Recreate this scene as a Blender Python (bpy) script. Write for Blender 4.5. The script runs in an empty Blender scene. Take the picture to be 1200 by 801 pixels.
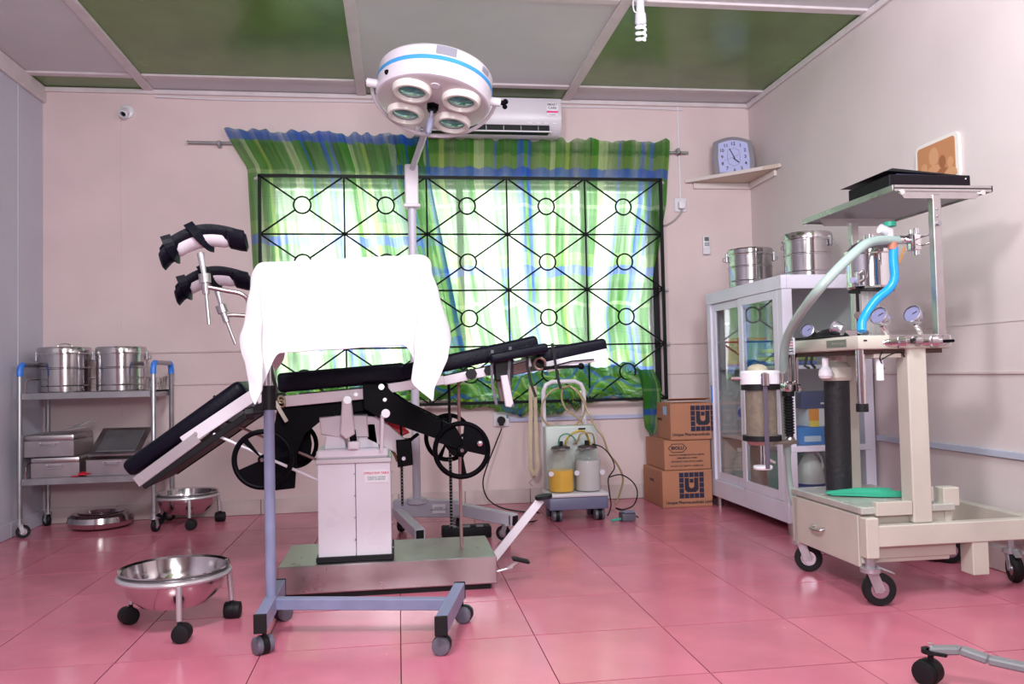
import bpy, bmesh, math, random
from mathutils import Vector, Matrix
random.seed(7)
SC = bpy.context.scene
COL = SC.collection
PI = math.pi

# ---------------------------------------------------------------- camera
FPX, PITCH, ROLL, YAW, EYE = 966.8, 0.0371, -0.0218, 0.1383, 0.7986
r0 = Vector((math.cos(YAW), -math.sin(YAW), 0)); f0 = Vector((math.sin(YAW), math.cos(YAW), 0)); u0 = Vector((0, 0, 1))
FWD = math.cos(PITCH)*f0 + math.sin(PITCH)*u0
UPV = -math.sin(PITCH)*f0 + math.cos(PITCH)*u0
RGT = math.cos(ROLL)*r0 + math.sin(ROLL)*UPV
UP2 = -math.sin(ROLL)*r0 + math.cos(ROLL)*UPV
CAM = Vector((0, 0, EYE))
cd = bpy.data.cameras.new('camera'); cam = bpy.data.objects.new('camera', cd); COL.objects.link(cam)
cd.sensor_width = 36; cd.lens = 36*FPX/1200; cd.clip_start = .05
mw = Matrix((RGT, UP2, -FWD)).transposed().to_4x4(); mw.translation = CAM
cam.matrix_world = mw
SC.camera = cam

# ---------------------------------------------------------------- light
SC.view_settings.view_transform = 'Standard'; SC.view_settings.look = 'None'
SC.view_settings.exposure = 0.0; SC.view_settings.gamma = 1
w = bpy.data.worlds.new('world'); SC.world = w; w.use_nodes = True
bg = w.node_tree.nodes['Background']; bg.inputs[0].default_value = (.93, .97, 1, 1); bg.inputs[1].default_value = 4.3

def area(name, loc, target, size, power, col, sy=None):
    l = bpy.data.lights.new(name, 'AREA'); l.energy = power; l.color = col; l.size = size
    if sy: l.shape = 'RECTANGLE'; l.size_y = sy
    o = bpy.data.objects.new(name, l); COL.objects.link(o); o.location = loc
    o.rotation_euler = (Vector(target)-Vector(loc)).to_track_quat('-Z', 'Y').to_euler()
    return o
area('ceiling_and_fill_light', (-.45, .9, 2.4), (0.1, 2.6, 0.4), .35, 56, (1, .97, 1))
area('ceiling_and_fill_light', (1.35, 1.5, 2.3), (2.0, 3.6, 1.5), .5, 34, (.93, .96, 1))
area('ceiling_and_fill_light', (0.0, -.6, 1.9), (0.3, 3.6, 1.0), 1.2, 24, (.97, .96, 1))  # soft fill lamp added behind the camera, not a ceiling fitting
area('bounced_flash', (0.15, -.1, 1.25), (0.25, 1.9, 2.5), .4, 42, (.95, .96, 1))

# ---------------------------------------------------------------- room numbers (metres)
XL, XR, YB, YF, H = -2.007, 2.283, 5.04, -1.4, 2.507

# measuring tool: the point at a known depth that stands at pixel (x, y) of the 1200 x 801 photograph
def at(x, y, X=None, Y=None, Z=None):
    d = FWD + RGT*((x-600)/FPX) - UP2*((y-400.5)/FPX)
    t = Y/d.y if Y is not None else (X/d.x if X is not None else (Z-EYE)/d.z)
    return CAM + d*t

# ---------------------------------------------------------------- materials
def mat(name, col, rough=.5, metal=0., noise=0., nscale=20., bump=0., bscale=60., **kw):
    m = bpy.data.materials.new(name); m.use_nodes = True
    nt = m.node_tree; b = nt.nodes['Principled BSDF']
    c = tuple(col)+(1,)
    b.inputs['Base Color'].default_value = c; b.inputs['Roughness'].default_value = rough; b.inputs['Metallic'].default_value = metal
    for k, v in kw.items():
        b.inputs[{'trans': 'Transmission Weight', 'ior': 'IOR', 'alpha': 'Alpha', 'coat': 'Coat Weight', 'spec': 'Specular IOR Level',
                  'estr': 'Emission Strength', 'ecol': 'Emission Color', 'sheen': 'Sheen Weight'}[k]].default_value = v
    tc = nt.nodes.new('ShaderNodeTexCoord')
    if noise:
        n = nt.nodes.new('ShaderNodeTexNoise'); n.inputs['Scale'].default_value = nscale; n.inputs['Detail'].default_value = 6
        mx = nt.nodes.new('ShaderNodeMix'); mx.data_type = 'RGBA'
        nt.links.new(tc.outputs['Object'], n.inputs['Vector'])
        mr = nt.nodes.new('ShaderNodeMapRange'); mr.inputs[1].default_value = .3; mr.inputs[2].default_value = .7
        nt.links.new(n.outputs[0], mr.inputs[0]); nt.links.new(mr.outputs[0], mx.inputs[0])
        mx.inputs[6].default_value = tuple(max(0, x*(1-noise)) for x in col)+(1,); mx.inputs[7].default_value = tuple(min(1, x*(1+noise)) for x in col)+(1,)
        nt.links.new(mx.outputs[2], b.inputs['Base Color'])
        r2 = nt.nodes.new('ShaderNodeMapRange'); r2.inputs[1].default_value = .3; r2.inputs[2].default_value = .7
        r2.inputs[3].default_value = rough*.8; r2.inputs[4].default_value = min(1, rough*1.25)
        nt.links.new(n.outputs[0], r2.inputs[0]); nt.links.new(r2.outputs[0], b.inputs['Roughness'])
    if bump:
        n = nt.nodes.new('ShaderNodeTexNoise'); n.inputs['Scale'].default_value = bscale; n.inputs['Detail'].default_value = 4
        bp = nt.nodes.new('ShaderNodeBump'); bp.inputs['Strength'].default_value = bump; bp.inputs['Distance'].default_value = .01
        nt.links.new(tc.outputs['Object'], n.inputs['Vector']); nt.links.new(n.outputs[0], bp.inputs['Height']); nt.links.new(bp.outputs[0], b.inputs['Normal'])
    return m

WALL = mat('pink_wall_paint', (.69, .555, .56), .55, noise=.05, nscale=3, bump=.08, bscale=14)
WALLR = mat('pink_side_wall_paint', (.66, .58, .585), .5, noise=.05, nscale=2.5, bump=.08, bscale=12)
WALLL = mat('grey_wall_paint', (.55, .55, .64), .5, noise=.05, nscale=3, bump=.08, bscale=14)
TRIM = mat('trim_paint', (.60, .49, .50), .5, noise=.08, nscale=9)
TILE = mat('pink_floor_tile', (.60, .175, .25), .2, noise=.09, nscale=4, bump=.03, bscale=5)
TILE2 = mat('pink_floor_tile_worn', (.57, .168, .235), .23, noise=.10, nscale=5, bump=.03, bscale=5)
GROUT = mat('dark_grout', (.035, .012, .014), .95)
SKIRT = mat('skirting_tile', (.60, .50, .50), .4, noise=.1, nscale=8)
GREENP = mat('green_gloss_panel', (.11, .20, .045), .22, noise=.22, nscale=2.2, bump=.05, bscale=3)
PALEP = mat('pale_panel', (.62, .61, .64), .5, noise=.06, nscale=3)
BATTEN = mat('batten_paint', (.66, .60, .62), .5, noise=.08, nscale=10)
STEEL = mat('stainless_steel', (.56, .53, .54), .15, 1., noise=.08, nscale=7)
STEELB = mat('brushed_steel', (.48, .45, .46), .33, 1., noise=.1, nscale=9)
CHROME = mat('chrome', (.75, .74, .76), .08, 1.)
GALV = mat('grey_metal', (.36, .36, .38), .4, .8, noise=.12, nscale=12)
ALU = mat('silver_painted_tube', (.62, .62, .65), .32, .7)
BLUEPL = mat('blue_plastic', (.03, .2, .75), .35)
BLACK = mat('black_cast_paint', (.002, .002, .004), .42, spec=.07)
BLACKM = mat('black_matte_metal', (.008, .008, .010), .5, spec=.25)
RUBBER = mat('black_rubber', (.010, .010, .012), .55, spec=.25)
VINYL = mat('black_vinyl', (.003, .003, .010), .42, spec=.16, bump=.15, bscale=90)
WPAINT = mat('white_machine_paint', (.62, .56, .60), .35, noise=.06, nscale=7)
PAINTB = mat('chalky_white_paint', (.74, .71, .78), .3, noise=.03, nscale=5)
CREAM = mat('cream_enamel', (.52, .49, .43), .35, noise=.07, nscale=6)
CREAMD = mat('cream_enamel_worn_top', (.40, .41, .37), .25, noise=.18, nscale=6)
LILAC = mat('lilac_frame_paint', (.21, .23, .37), .38, noise=.1, nscale=14)
GREYP = mat('grey_plastic', (.12, .12, .16), .4)
IRON = mat('black_iron_bar', (.004, .006, .007), .5, spec=.2)
CLOTHW = mat('white_cotton', (.60, .59, .62), .85, bump=.25, bscale=35)
SURG = mat('green_cotton', (.03, .36, .22), .85, bump=.3, bscale=40)
CARD = mat('brown_cardboard', (.43, .19, .11), .75, noise=.07, nscale=9)
CARDD = mat('cardboard_tape', (.42, .19, .10), .5, noise=.1, nscale=9)
INK = mat('dark_print_ink', (.02, .015, .03), .6)
INKB = mat('navy_print_ink', (.018, .016, .05), .6)
INKR = mat('red_print_ink', (.75, .04, .12), .6)
INKG = mat('green_print_ink', (.02, .25, .13), .6)
PAPER = mat('white_paper', (.80, .79, .86), .5)
WPLAST = mat('white_plastic', (.74, .72, .78), .3)
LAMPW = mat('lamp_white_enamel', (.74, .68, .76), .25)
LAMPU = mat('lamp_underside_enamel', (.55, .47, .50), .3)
LAMPR = mat('lamp_ring_cream', (.82, .76, .72), .3)
LBLUE = mat('sky_blue_stripe', (.06, .35, .75), .35)
TEAL = mat('teal_lens_glass', (.02, .22, .22), .06, spec=1., coat=1.)
LCOL = mat('lamp_column_paint', (.58, .56, .66), .35)
GLASS = bpy.data.materials.new('clear_glass'); GLASS.use_nodes = True
_n = GLASS.node_tree; _n.nodes.clear(); _o = _n.nodes.new('ShaderNodeOutputMaterial'); _m = _n.nodes.new('ShaderNodeMixShader'); _l = _n.nodes.new('ShaderNodeLayerWeight'); _l.inputs[0].default_value = .5; _q = _n.nodes.new('ShaderNodeMath'); _q.operation = 'POWER'; _q.inputs[1].default_value = 2.2; _n.links.new(_l.outputs['Facing'], _q.inputs[0]); _f = _n.nodes.new('ShaderNodeMath'); _f.operation = 'MULTIPLY_ADD'; _f.inputs[1].default_value = .42; _f.inputs[2].default_value = .04; _n.links.new(_q.outputs[0], _f.inputs[0])
_t = _n.nodes.new('ShaderNodeBsdfTransparent'); _t.inputs[0].default_value = (.93, .96, .95, 1); _g = _n.nodes.new('ShaderNodeBsdfGlossy'); _g.inputs['Roughness'].default_value = .01
_n.links.new(_f.outputs[0], _m.inputs[0]); _n.links.new(_t.outputs[0], _m.inputs[1]); _n.links.new(_g.outputs[0], _m.inputs[2]); _n.links.new(_m.outputs[0], _o.inputs[0])
GLASSF = mat('cloudy_jar', (.72, .74, .74), .25, alpha=.55)
JARG = mat('clear_jar', (.55, .58, .56), .05, alpha=.13, spec=.8)
YLIQ = mat('yellow_liquid', (.90, .52, .01), .15)
WOODB = mat('pale_strip', (.62, .50, .36), .7, noise=.15, nscale=10)
HOSE = mat('clear_amber_hose', (.42, .32, .18), .25, alpha=.9)
HOSEG = mat('pale_green_hose', (.36, .47, .44), .3)
HOSEB = mat('bright_blue_hose', (.01, .33, .80), .3)
REDP = mat('red_plastic', (.65, .02, .03), .35)
CLKF = mat('clock_face', (.50, .52, .85), .4)
CLKB = mat('clock_bezel', (.36, .34, .40), .3, .4)
SHELFW = mat('shelf_board', (.60, .47, .38), .5, noise=.05, nscale=5)
CAULK = mat('shelf_edge', (.70, .62, .60), .5)
CABW = mat('white_aluminium', (.70, .68, .80), .32, 0., noise=.04, nscale=5)
CABIN = mat('cabinet_panel', (.74, .72, .76), .5)
SILV = mat('silver_gauge', (.55, .54, .60), .25, .9)
FORK = mat('cast_silver_fork', (.50, .50, .54), .38, .75, noise=.15, nscale=30)
SEPIA = mat('sepia_print', (.50, .22, .10), .5)
SEPIAL = mat('sepia_print_light', (.60, .31, .16), .5)
SEPIAD = mat('sepia_print_dark', (.33, .12, .05), .5)
RODP = mat('dull_pink_rod', (.36, .22, .21), .4, .3)
PINKRUB = mat('brown_rubber', (.50, .18, .12), .5)
PURP = mat('grey_purple_strap', (.10, .08, .12), .45)
AMBERJ = mat('granule_fill', (.15, .10, .055), .5, noise=.35, nscale=60)
TEALP = mat('teal_plastic', (.03, .22, .20), .4)

# ---------------------------------------------------------------- mesh builder
def basis(axis):
    a = Vector(axis).normalized(); t = Vector((0, 0, 1)) if abs(a.z) < .9 else Vector((1, 0, 0))
    u = t.cross(a).normalized(); return u, a.cross(u), a

class MB:
    def __init__(s): s.bm = bmesh.new()
    def box(s, x0, x1, y0, y1, z0, z1, bev=0, M=None, seg=1):
        m = Matrix.Translation(((x0+x1)/2, (y0+y1)/2, (z0+z1)/2)) @ Matrix.Diagonal((abs(x1-x0), abs(y1-y0), abs(z1-z0), 1))
        if M is not None: m = M @ m
        r = bmesh.ops.create_cube(s.bm, size=1, matrix=m)
        if bev:
            es = list({e for v in r['verts'] for e in v.link_edges})
            bmesh.ops.bevel(s.bm, geom=es, offset=bev, segments=seg, affect='EDGES', profile=.5)
        return s
    def bar(s, p0, p1, w, h, bev=0, up=(0, 0, 1)):
        p0 = Vector(p0); p1 = Vector(p1); a = (p1-p0); L = a.length; a.normalize()
        if tuple(up) != (0, 0, 1): w, h = h, w
        u = Vector(up).cross(a)
        if u.length < 1e-4: u = Vector((1, 0, 0)).cross(a)
        u.normalize(); v = a.cross(u)
        M = Matrix((a, u, v)).transposed().to_4x4(); M.translation = (p0+p1)/2
        return s.box(-L/2, L/2, -w/2, w/2, -h/2, h/2, bev, M)
    def rings(s, rings, closed=False, caps=True):
        bm = s.bm; R = [[bm.verts.new(p) for p in r] for r in rings]; n = len(R[0])
        m = len(R)
        for i in range(m if closed else m-1):
            A, B = R[i], R[(i+1) % m]
            for j in range(n):
                try: bm.faces.new((A[j], A[(j+1) % n], B[(j+1) % n], B[j]))
                except ValueError: pass
        if caps and not closed:
            for r in (R[0], R[-1]):
                try: bm.faces.new(r)
                except ValueError: pass
        return s
    def tube(s, pts, r, n=10, closed=False, smooth=0, caps=True):
        P = [Vector(p) for p in pts]
        if smooth:
            Q = []; m = len(P)
            for i in range(m if closed else m-1):
                p = [P[(i+k) % m] if closed else P[min(max(i+k, 0), m-1)] for k in (-1, 0, 1, 2)]
                for k in range(smooth):
                    t = k/smooth
                    Q.append(.5*((2*p[1])+(-p[0]+p[2])*t+(2*p[0]-5*p[1]+4*p[2]-p[3])*t*t+(-p[0]+3*p[1]-3*p[2]+p[3])*t**3))
            if not closed: Q.append(P[-1])
            P = Q
        R = []; m = len(P); u = None
        for i in range(m):
            a = (P[(i+1) % m]-P[i-1]) if closed else (P[min(i+1, m-1)]-P[max(i-1, 0)])
            if a.length < 1e-7: a = Vector((0, 0, 1))
            a.normalize()
            if u is None: u = basis(a)[0]
            u = (u-a*u.dot(a)); u.normalize(); v = a.cross(u)
            rr = r[i*len(r)//m] if isinstance(r, (list, tuple)) else r
            R.append([P[i]+(u*math.cos(2*PI*k/n)+v*math.sin(2*PI*k/n))*rr for k in range(n)])
        return s.rings(R, closed, caps)
    def cyl(s, p0, p1, r, r2=None, n=16):
        p0 = Vector(p0); p1 = Vector(p1); u, v, a = basis(p1-p0); r2 = r if r2 is None else r2
        return s.rings([[p+(u*math.cos(2*PI*k/n)+v*math.sin(2*PI*k/n))*q for k in range(n)] for p, q in ((p0, r), (p1, r2))])
    def lathe(s, prof, c, axis=(0, 0, 1), n=32, caps=False):
        u, v, a = basis(axis); c = Vector(c)
        return s.rings([[c+a*z+(u*math.cos(2*PI*k/n)+v*math.sin(2*PI*k/n))*max(r, 1e-4) for k in range(n)] for r, z in prof], caps=caps)
    def torus(s, c, axis, R, r, n=28, m=8):
        u, v, a = basis(axis); c = Vector(c)
        return s.tube([c+(u*math.cos(2*PI*k/n)+v*math.sin(2*PI*k/n))*R for k in range(n)], r, m, closed=True)
    def prism(s, poly, y0, y1, bev=0):      # poly of (x, z), extruded in y
        bm = s.bm
        A = [bm.verts.new((x, y0, z)) for x, z in poly]; B = [bm.verts.new((x, y1, z)) for x, z in poly]
        n = len(poly); fs = [bm.faces.new(A), bm.faces.new(B[::-1])]
        for i in range(n): fs.append(bm.faces.new((A[i], B[i], B[(i+1) % n], A[(i+1) % n])))
        if bev:
            bmesh.ops.bevel(bm, geom=list({e for f in fs[:2] for e in f.edges}), offset=bev, segments=1, affect='EDGES')
        return s
    def ball(s, c, rx, ry=None, rz=None, n=14):
        ry = rx if ry is None else ry; rz = rx if rz is None else rz
        bmesh.ops.create_uvsphere(s.bm, u_segments=n, v_segments=max(6, n//2), radius=1, matrix=Matrix.Translation(c) @ Matrix.Diagonal((rx, ry, rz, 1)))
        return s
    def poly(s, pts):
        s.bm.faces.new([s.bm.verts.new(p) for p in pts]); return s
    def build(s, name, m, parent=None, ang=32, M=None, solid=0):
        bm = s.bm
        if M is not None: bmesh.ops.transform(bm, matrix=M, verts=bm.verts)
        if parent is not None:
            rt = parent
            while rt.parent: rt = rt.parent
            if rt.type == 'EMPTY' or True: bmesh.ops.translate(bm, vec=-Vector(rt.location), verts=bm.verts)
        bmesh.ops.recalc_face_normals(bm, faces=bm.faces)
        me = bpy.data.meshes.new(name); bm.to_mesh(me); bm.free()
        for p in me.polygons: p.use_smooth = True
        me.set_sharp_from_angle(angle=math.radians(ang))
        me.materials.append(m)
        o = bpy.data.objects.new(name, me); COL.objects.link(o)
        if parent is not None: o.parent = parent
        if solid:
            md = o.modifiers.new('solidify', 'SOLIDIFY'); md.thickness = solid; md.offset = 0
        return o

def tag(o, label=None, cat=None, group=None, kind=None):
    if label: o['label'] = label
    if cat: o['category'] = cat
    if group: o['group'] = group
    if kind: o['kind'] = kind
    return o
def thing(name, loc, label, cat, group=None):
    o = bpy.data.objects.new(name, None); COL.objects.link(o); o.location = loc; o.empty_display_size = .05
    return tag(o, label, cat, group)
def kids(o): return [c for c in bpy.data.objects if c.parent == o]
def dup(o, loc, rz=0, label=None, parent=None, scale=None):
    ch = kids(o); c = o.copy(); COL.objects.link(c); c.parent = parent
    if parent is None:
        c.location = loc; c.rotation_euler = (0, 0, rz)
        if scale: c.scale = scale
        if label: c['label'] = label
    for k in ch: dup(k, None, parent=c)
    return c
def text(body, size, m, parent, loc, right, up, name='lettering', align='CENTER', depth=.0006, sx=1., bold=0.):
    cu = bpy.data.curves.new('t', 'FONT'); cu.body = body; cu.size = size; cu.align_x = align; cu.align_y = 'CENTER'; cu.extrude = depth/2; cu.resolution_u = 2; cu.offset = bold
    t = bpy.data.objects.new('t', cu); COL.objects.link(t)
    bpy.context.view_layer.update()
    me = bpy.data.meshes.new_from_object(t.evaluated_get(bpy.context.evaluated_depsgraph_get()))
    bpy.data.objects.remove(t); bpy.data.curves.remove(cu)
    rr = Vector(right).normalized(); uu = Vector(up).normalized(); nn = rr.cross(uu)
    M = Matrix((rr*sx, uu, nn)).transposed().to_4x4(); M.translation = Vector(loc)
    rt = parent
    while rt.parent: rt = rt.parent
    me.transform(Matrix.Translation(-Vector(rt.location)) @ M); me.materials.clear(); me.materials.append(m); me.name = name
    o = bpy.data.objects.new(name, me); COL.objects.link(o); o.parent = parent
    return o
# ================================================================ ROOM
def struct(name, mb, m, parent=None, **k):
    o = mb.build(name, m, parent, **k)
    if parent is None: tag(o, kind='structure')
    return o
floor = struct('floor', MB().box(XL-.1, XR+.1, YF-.1, YB+.15, -.06, -.008), GROUT)
tmesh = {}
for i in range(-5, 8):
    for j in range(-10, 8):
        x0, x1 = -.407+.4025*i, -.407+.4025*(i+1); y0, y1 = 2.510+.4025*(j-1), 2.510+.4025*j
        x0 = max(x0, XL); x1 = min(x1, XR); y0 = max(y0, YF); y1 = min(y1, YB)
        if x1-x0 < .02 or y1-y0 < .02: continue
        k = (round(x1-x0, 3), round(y1-y0, 3), (i*7+j*5) % 3 == 0)
        if k not in tmesh:
            o = MB().box(.0017, k[0]-.0017, .0034, k[1]-.0034, -.009, 0).build('floor_tile', TILE2 if k[2] else TILE, floor); tmesh[k] = o.data
        else:
            o = bpy.data.objects.new('floor_tile', tmesh[k]); COL.objects.link(o); o.parent = floor
        o.location = (x0, y0, random.uniform(-.0004, .0002))
# walls: the back wall has the window opening
WX0, WX1, WZ0, WZ1 = -.74, 1.62, .64, 1.97
b = MB(); b.box(XL-.12, WX0, YB, YB+.14, -.02, H+.02); b.box(WX1, XR+.12, YB, YB+.14, -.02, H+.02); b.box(WX0, WX1, YB, YB+.14, -.02, WZ0); b.box(WX0, WX1, YB, YB+.14, WZ1, H+.02)
wb = struct('wall_back', b, WALL)
wl = struct('wall_left', MB().box(XL-.12, XL, YF, YB, -.02, H+.02), WALLL)
wr = struct('wall_right', MB().box(XR, XR+.12, YF, YB, -.02, H+.02), WALLR)
wf = struct('wall_front', MB().box(XL-.12, XR+.12, YF-.12, YF, -.02, H+.02), WALL)
# dado strips and board seams
for x0, x1 in ((XL, WX0-.06), (WX1+.06, XR)):
    MB().box(x0, x1, YB-.008, YB+.001, .955, .967, .002).build('dado_strip', TRIM, wb)
    MB().box(x0, x1, YB-.006, YB+.001, .765, .775, .002).build('dado_strip', TRIM, wb)
MB().box(-1.597, -1.58, YB-.004, YB+.001, .1, 2.44).build('seam_strip', WALL, wb)
MB().box(XR-.008, XR+.001, YF, YB, .752, .764, .002).build('dado_strip', TRIM, wr)
MB().box(XR-.003, XR+.001, YF, YB, .950, .956).build('dado_strip', WALLR, wr)
for y in (4.72, 3.5, 2.28): MB().box(XL-.001, XL+.004, y, y+.02, 0, 2.42).build('seam_strip', WALLL, wl)
# skirting tiles
sb = struct('baseboard_back', MB().box(XL, XR, YB-.006, YB, 0, .085), GROUT)
for k in range(11):
    x0 = XL+.4*k
    if x0 > XR-.02: break
    MB().box(x0+.001, min(x0+.398, XR), YB-.014, YB-.004, .001, .088, .002).build('skirting_tile', SKIRT, sb)
sl = struct('baseboard_left', MB().box(XL, XL+.004, YF, YB-.02, 0, .075), GROUT)
for k in range(15):
    y0 = YF+.43*k
    MB().box(XL+.003, XL+.012, y0+.001, min(y0+.428, YB-.02), .001, .08, .002).build('skirting_tile', WALLL, sl)
sr = struct('baseboard_right', MB().box(XR-.006, XR, YF, YB-.02, 0, .085), GROUT)
for k in range(16):
    y0 = YF+.4*k
    MB().box(XR-.014, XR-.004, y0+.001, min(y0+.398, YB-.02), .001, .088, .002).build('skirting_tile', SKIRT, sr)
# ceiling: checkerboard of painted panels between battens
ceil = struct('ceiling', MB().box(XL-.1, XR+.1, YF-.1, YB+.1, H+.012, H+.06), PALEP)
xs = [XL, -1.42, -.19, 1.075, XR]; ys = [YB, 4.80, 3.65, 2.43, 1.21, -.01, YF]
for i in range(4):
    for j in range(6):
        g = (i+j) % 2 == 0
        MB().box(xs[i]+.004, xs[i+1]-.004, ys[j+1]+.004, ys[j]-.004, H+.002, H+.012, .001).build('ceiling_panel', GREENP if g else PALEP, ceil)
for x in xs[1:4]: MB().box(x-.028, x+.028, YF, YB, H-.012, H+.003, .003).build('ceiling_batten', BATTEN, ceil)
for j, y in enumerate(ys[1:6]):
    for i in range(4):
        MB().box(xs[i]+(.03 if i else 0), xs[i+1]-(.03 if i < 3 else 0), y-.026, y+.026, H-.010, H+.003, .003).build('ceiling_batten', BATTEN, ceil)
MB().box(XL, XL+.02, YF, YB, H-.095, H, .004).build('cornice', BATTEN, ceil)
MB().box(XR-.02, XR, YF, YB, H-.035, H, .004).build('cornice', BATTEN, ceil)
MB().box(XL, XR, YB-.02, YB, H-.028, H, .004).build('cornice', BATTEN, ceil)
b = MB(); b.tube([(-1.38, YB-.02, H-.045), (-.9, YB-.012, H-.052), (-.3, YB-.012, H-.045), (.6, YB-.012, H-.05), (1.4, YB-.012, H-.044), (1.84, YB-.012, H-.05)], .005, 6, smooth=6)
tag(b.build('ceiling_cable', WPLAST), 'thin white cable running along the top of the window wall under the cornice', 'cable')
# window in the opening: frame, mullions, louvre panes
FR = mat('window_frame_paint', (.35, .35, .33), .5)
FROST = bpy.data.materials.new('frosted_louvre'); FROST.use_nodes = True
nt = FROST.node_tree; nt.nodes.clear(); out = nt.nodes.new('ShaderNodeOutputMaterial'); mx = nt.nodes.new('ShaderNodeMixShader'); a = nt.nodes.new('ShaderNodeBsdfTransparent'); c = nt.nodes.new('ShaderNodeBsdfTranslucent'); mx.inputs[0].default_value = .45
nt.links.new(a.outputs[0], mx.inputs[1]); nt.links.new(c.outputs[0], mx.inputs[2]); nt.links.new(mx.outputs[0], out.inputs[0])
wn = MB(); y0, y1 = YB+.05, YB+.10
for x in (WX0, .40, 1.19, WX1): wn.box(x-.02, x+.02, y0, y1, WZ0, WZ1, .003)
for z in (WZ0, WZ1): wn.box(WX0, WX1, y0, y1, z-.02, z+.02, .003)
win = struct('window_1', wn, FR)
for xa, xb in ((WX0+.02, .38), (.42, 1.17), (1.21, WX1-.02)):
    for k in range(9):
        z = WZ0+.09+k*.142
        MB().box(-1, 1, -.002, .002, -.068, .068, M=Matrix.Translation(((xa+xb)/2, YB+.075, z)) @ Matrix.Rotation(math.radians(28), 4, 'X') @ Matrix.Diagonal(((xb-xa)/2, 1, 1, 1))).build('louvre_pane', FROST, win)

# ================================================================ BURGLAR GRILLE
GY = 4.952
t = thing('window_grille', (.43, GY, .62), 'black iron burglar grille of crossed bars and rings over the window', 'window grille')
gx = [-.785+.487*k for k in range(6)]; gz = [.62, .96, 1.30, 1.64, 1.985]
MB().box(gx[0]-.009, gx[5]+.009, GY-.009, GY+.009, gz[4]-.009, gz[4]+.009).build('frame_bar', IRON, t)
MB().box(gx[0]-.009, gx[5]+.009, GY-.009, GY+.009, gz[0]-.009, gz[0]+.009).build('frame_bar', IRON, t)
for x in (gx[0], gx[5]): MB().box(x-.009, x+.009, GY-.009, GY+.009, gz[0], gz[4]).build('frame_bar', IRON, t)
for x in gx[1:5]: MB().cyl((x, GY, gz[0]), (x, GY, gz[4]), .0055, n=6).build('upright_bar', IRON, t)
for z in gz[1:4]: MB().cyl((gx[0], GY, z), (gx[5], GY, z), .0055, n=6).build('cross_bar', IRON, t)
rm = dm = None
for i in range(5):
    for j in range(4):
        cx, cz = (gx[i]+gx[i+1])/2, (gz[j]+gz[j+1])/2
        MB().torus((cx, GY, cz), (0, 1, 0), .050, .0055, 20, 6).build('ring', IRON, t)
        d = MB()
        for sx in (-1, 1):
            for sz in (-1, 1):
                a = Vector((sx*.2435, 0, sz*(gz[j+1]-gz[j])/2)); u = a.normalized()
                d.cyl(Vector((cx, GY, cz))+u*.050, Vector((cx, GY, cz))+a, .0055, n=6)
        d.build('diagonal_bar', IRON, t)
for x in gx[1:5]:
    for z in gz[1:4]: MB().ball((x, GY, z), .014, n=8).build('rosette', IRON, t)
for x, s in ((gx[0], -1), (gx[5], 1)):
    for z in (1.975, 1.30, .96): MB().bar((x, GY, z), (x+s*.06, YB, z-.0), .014, .014).build('wall_stub', WPLAST, t)

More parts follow.
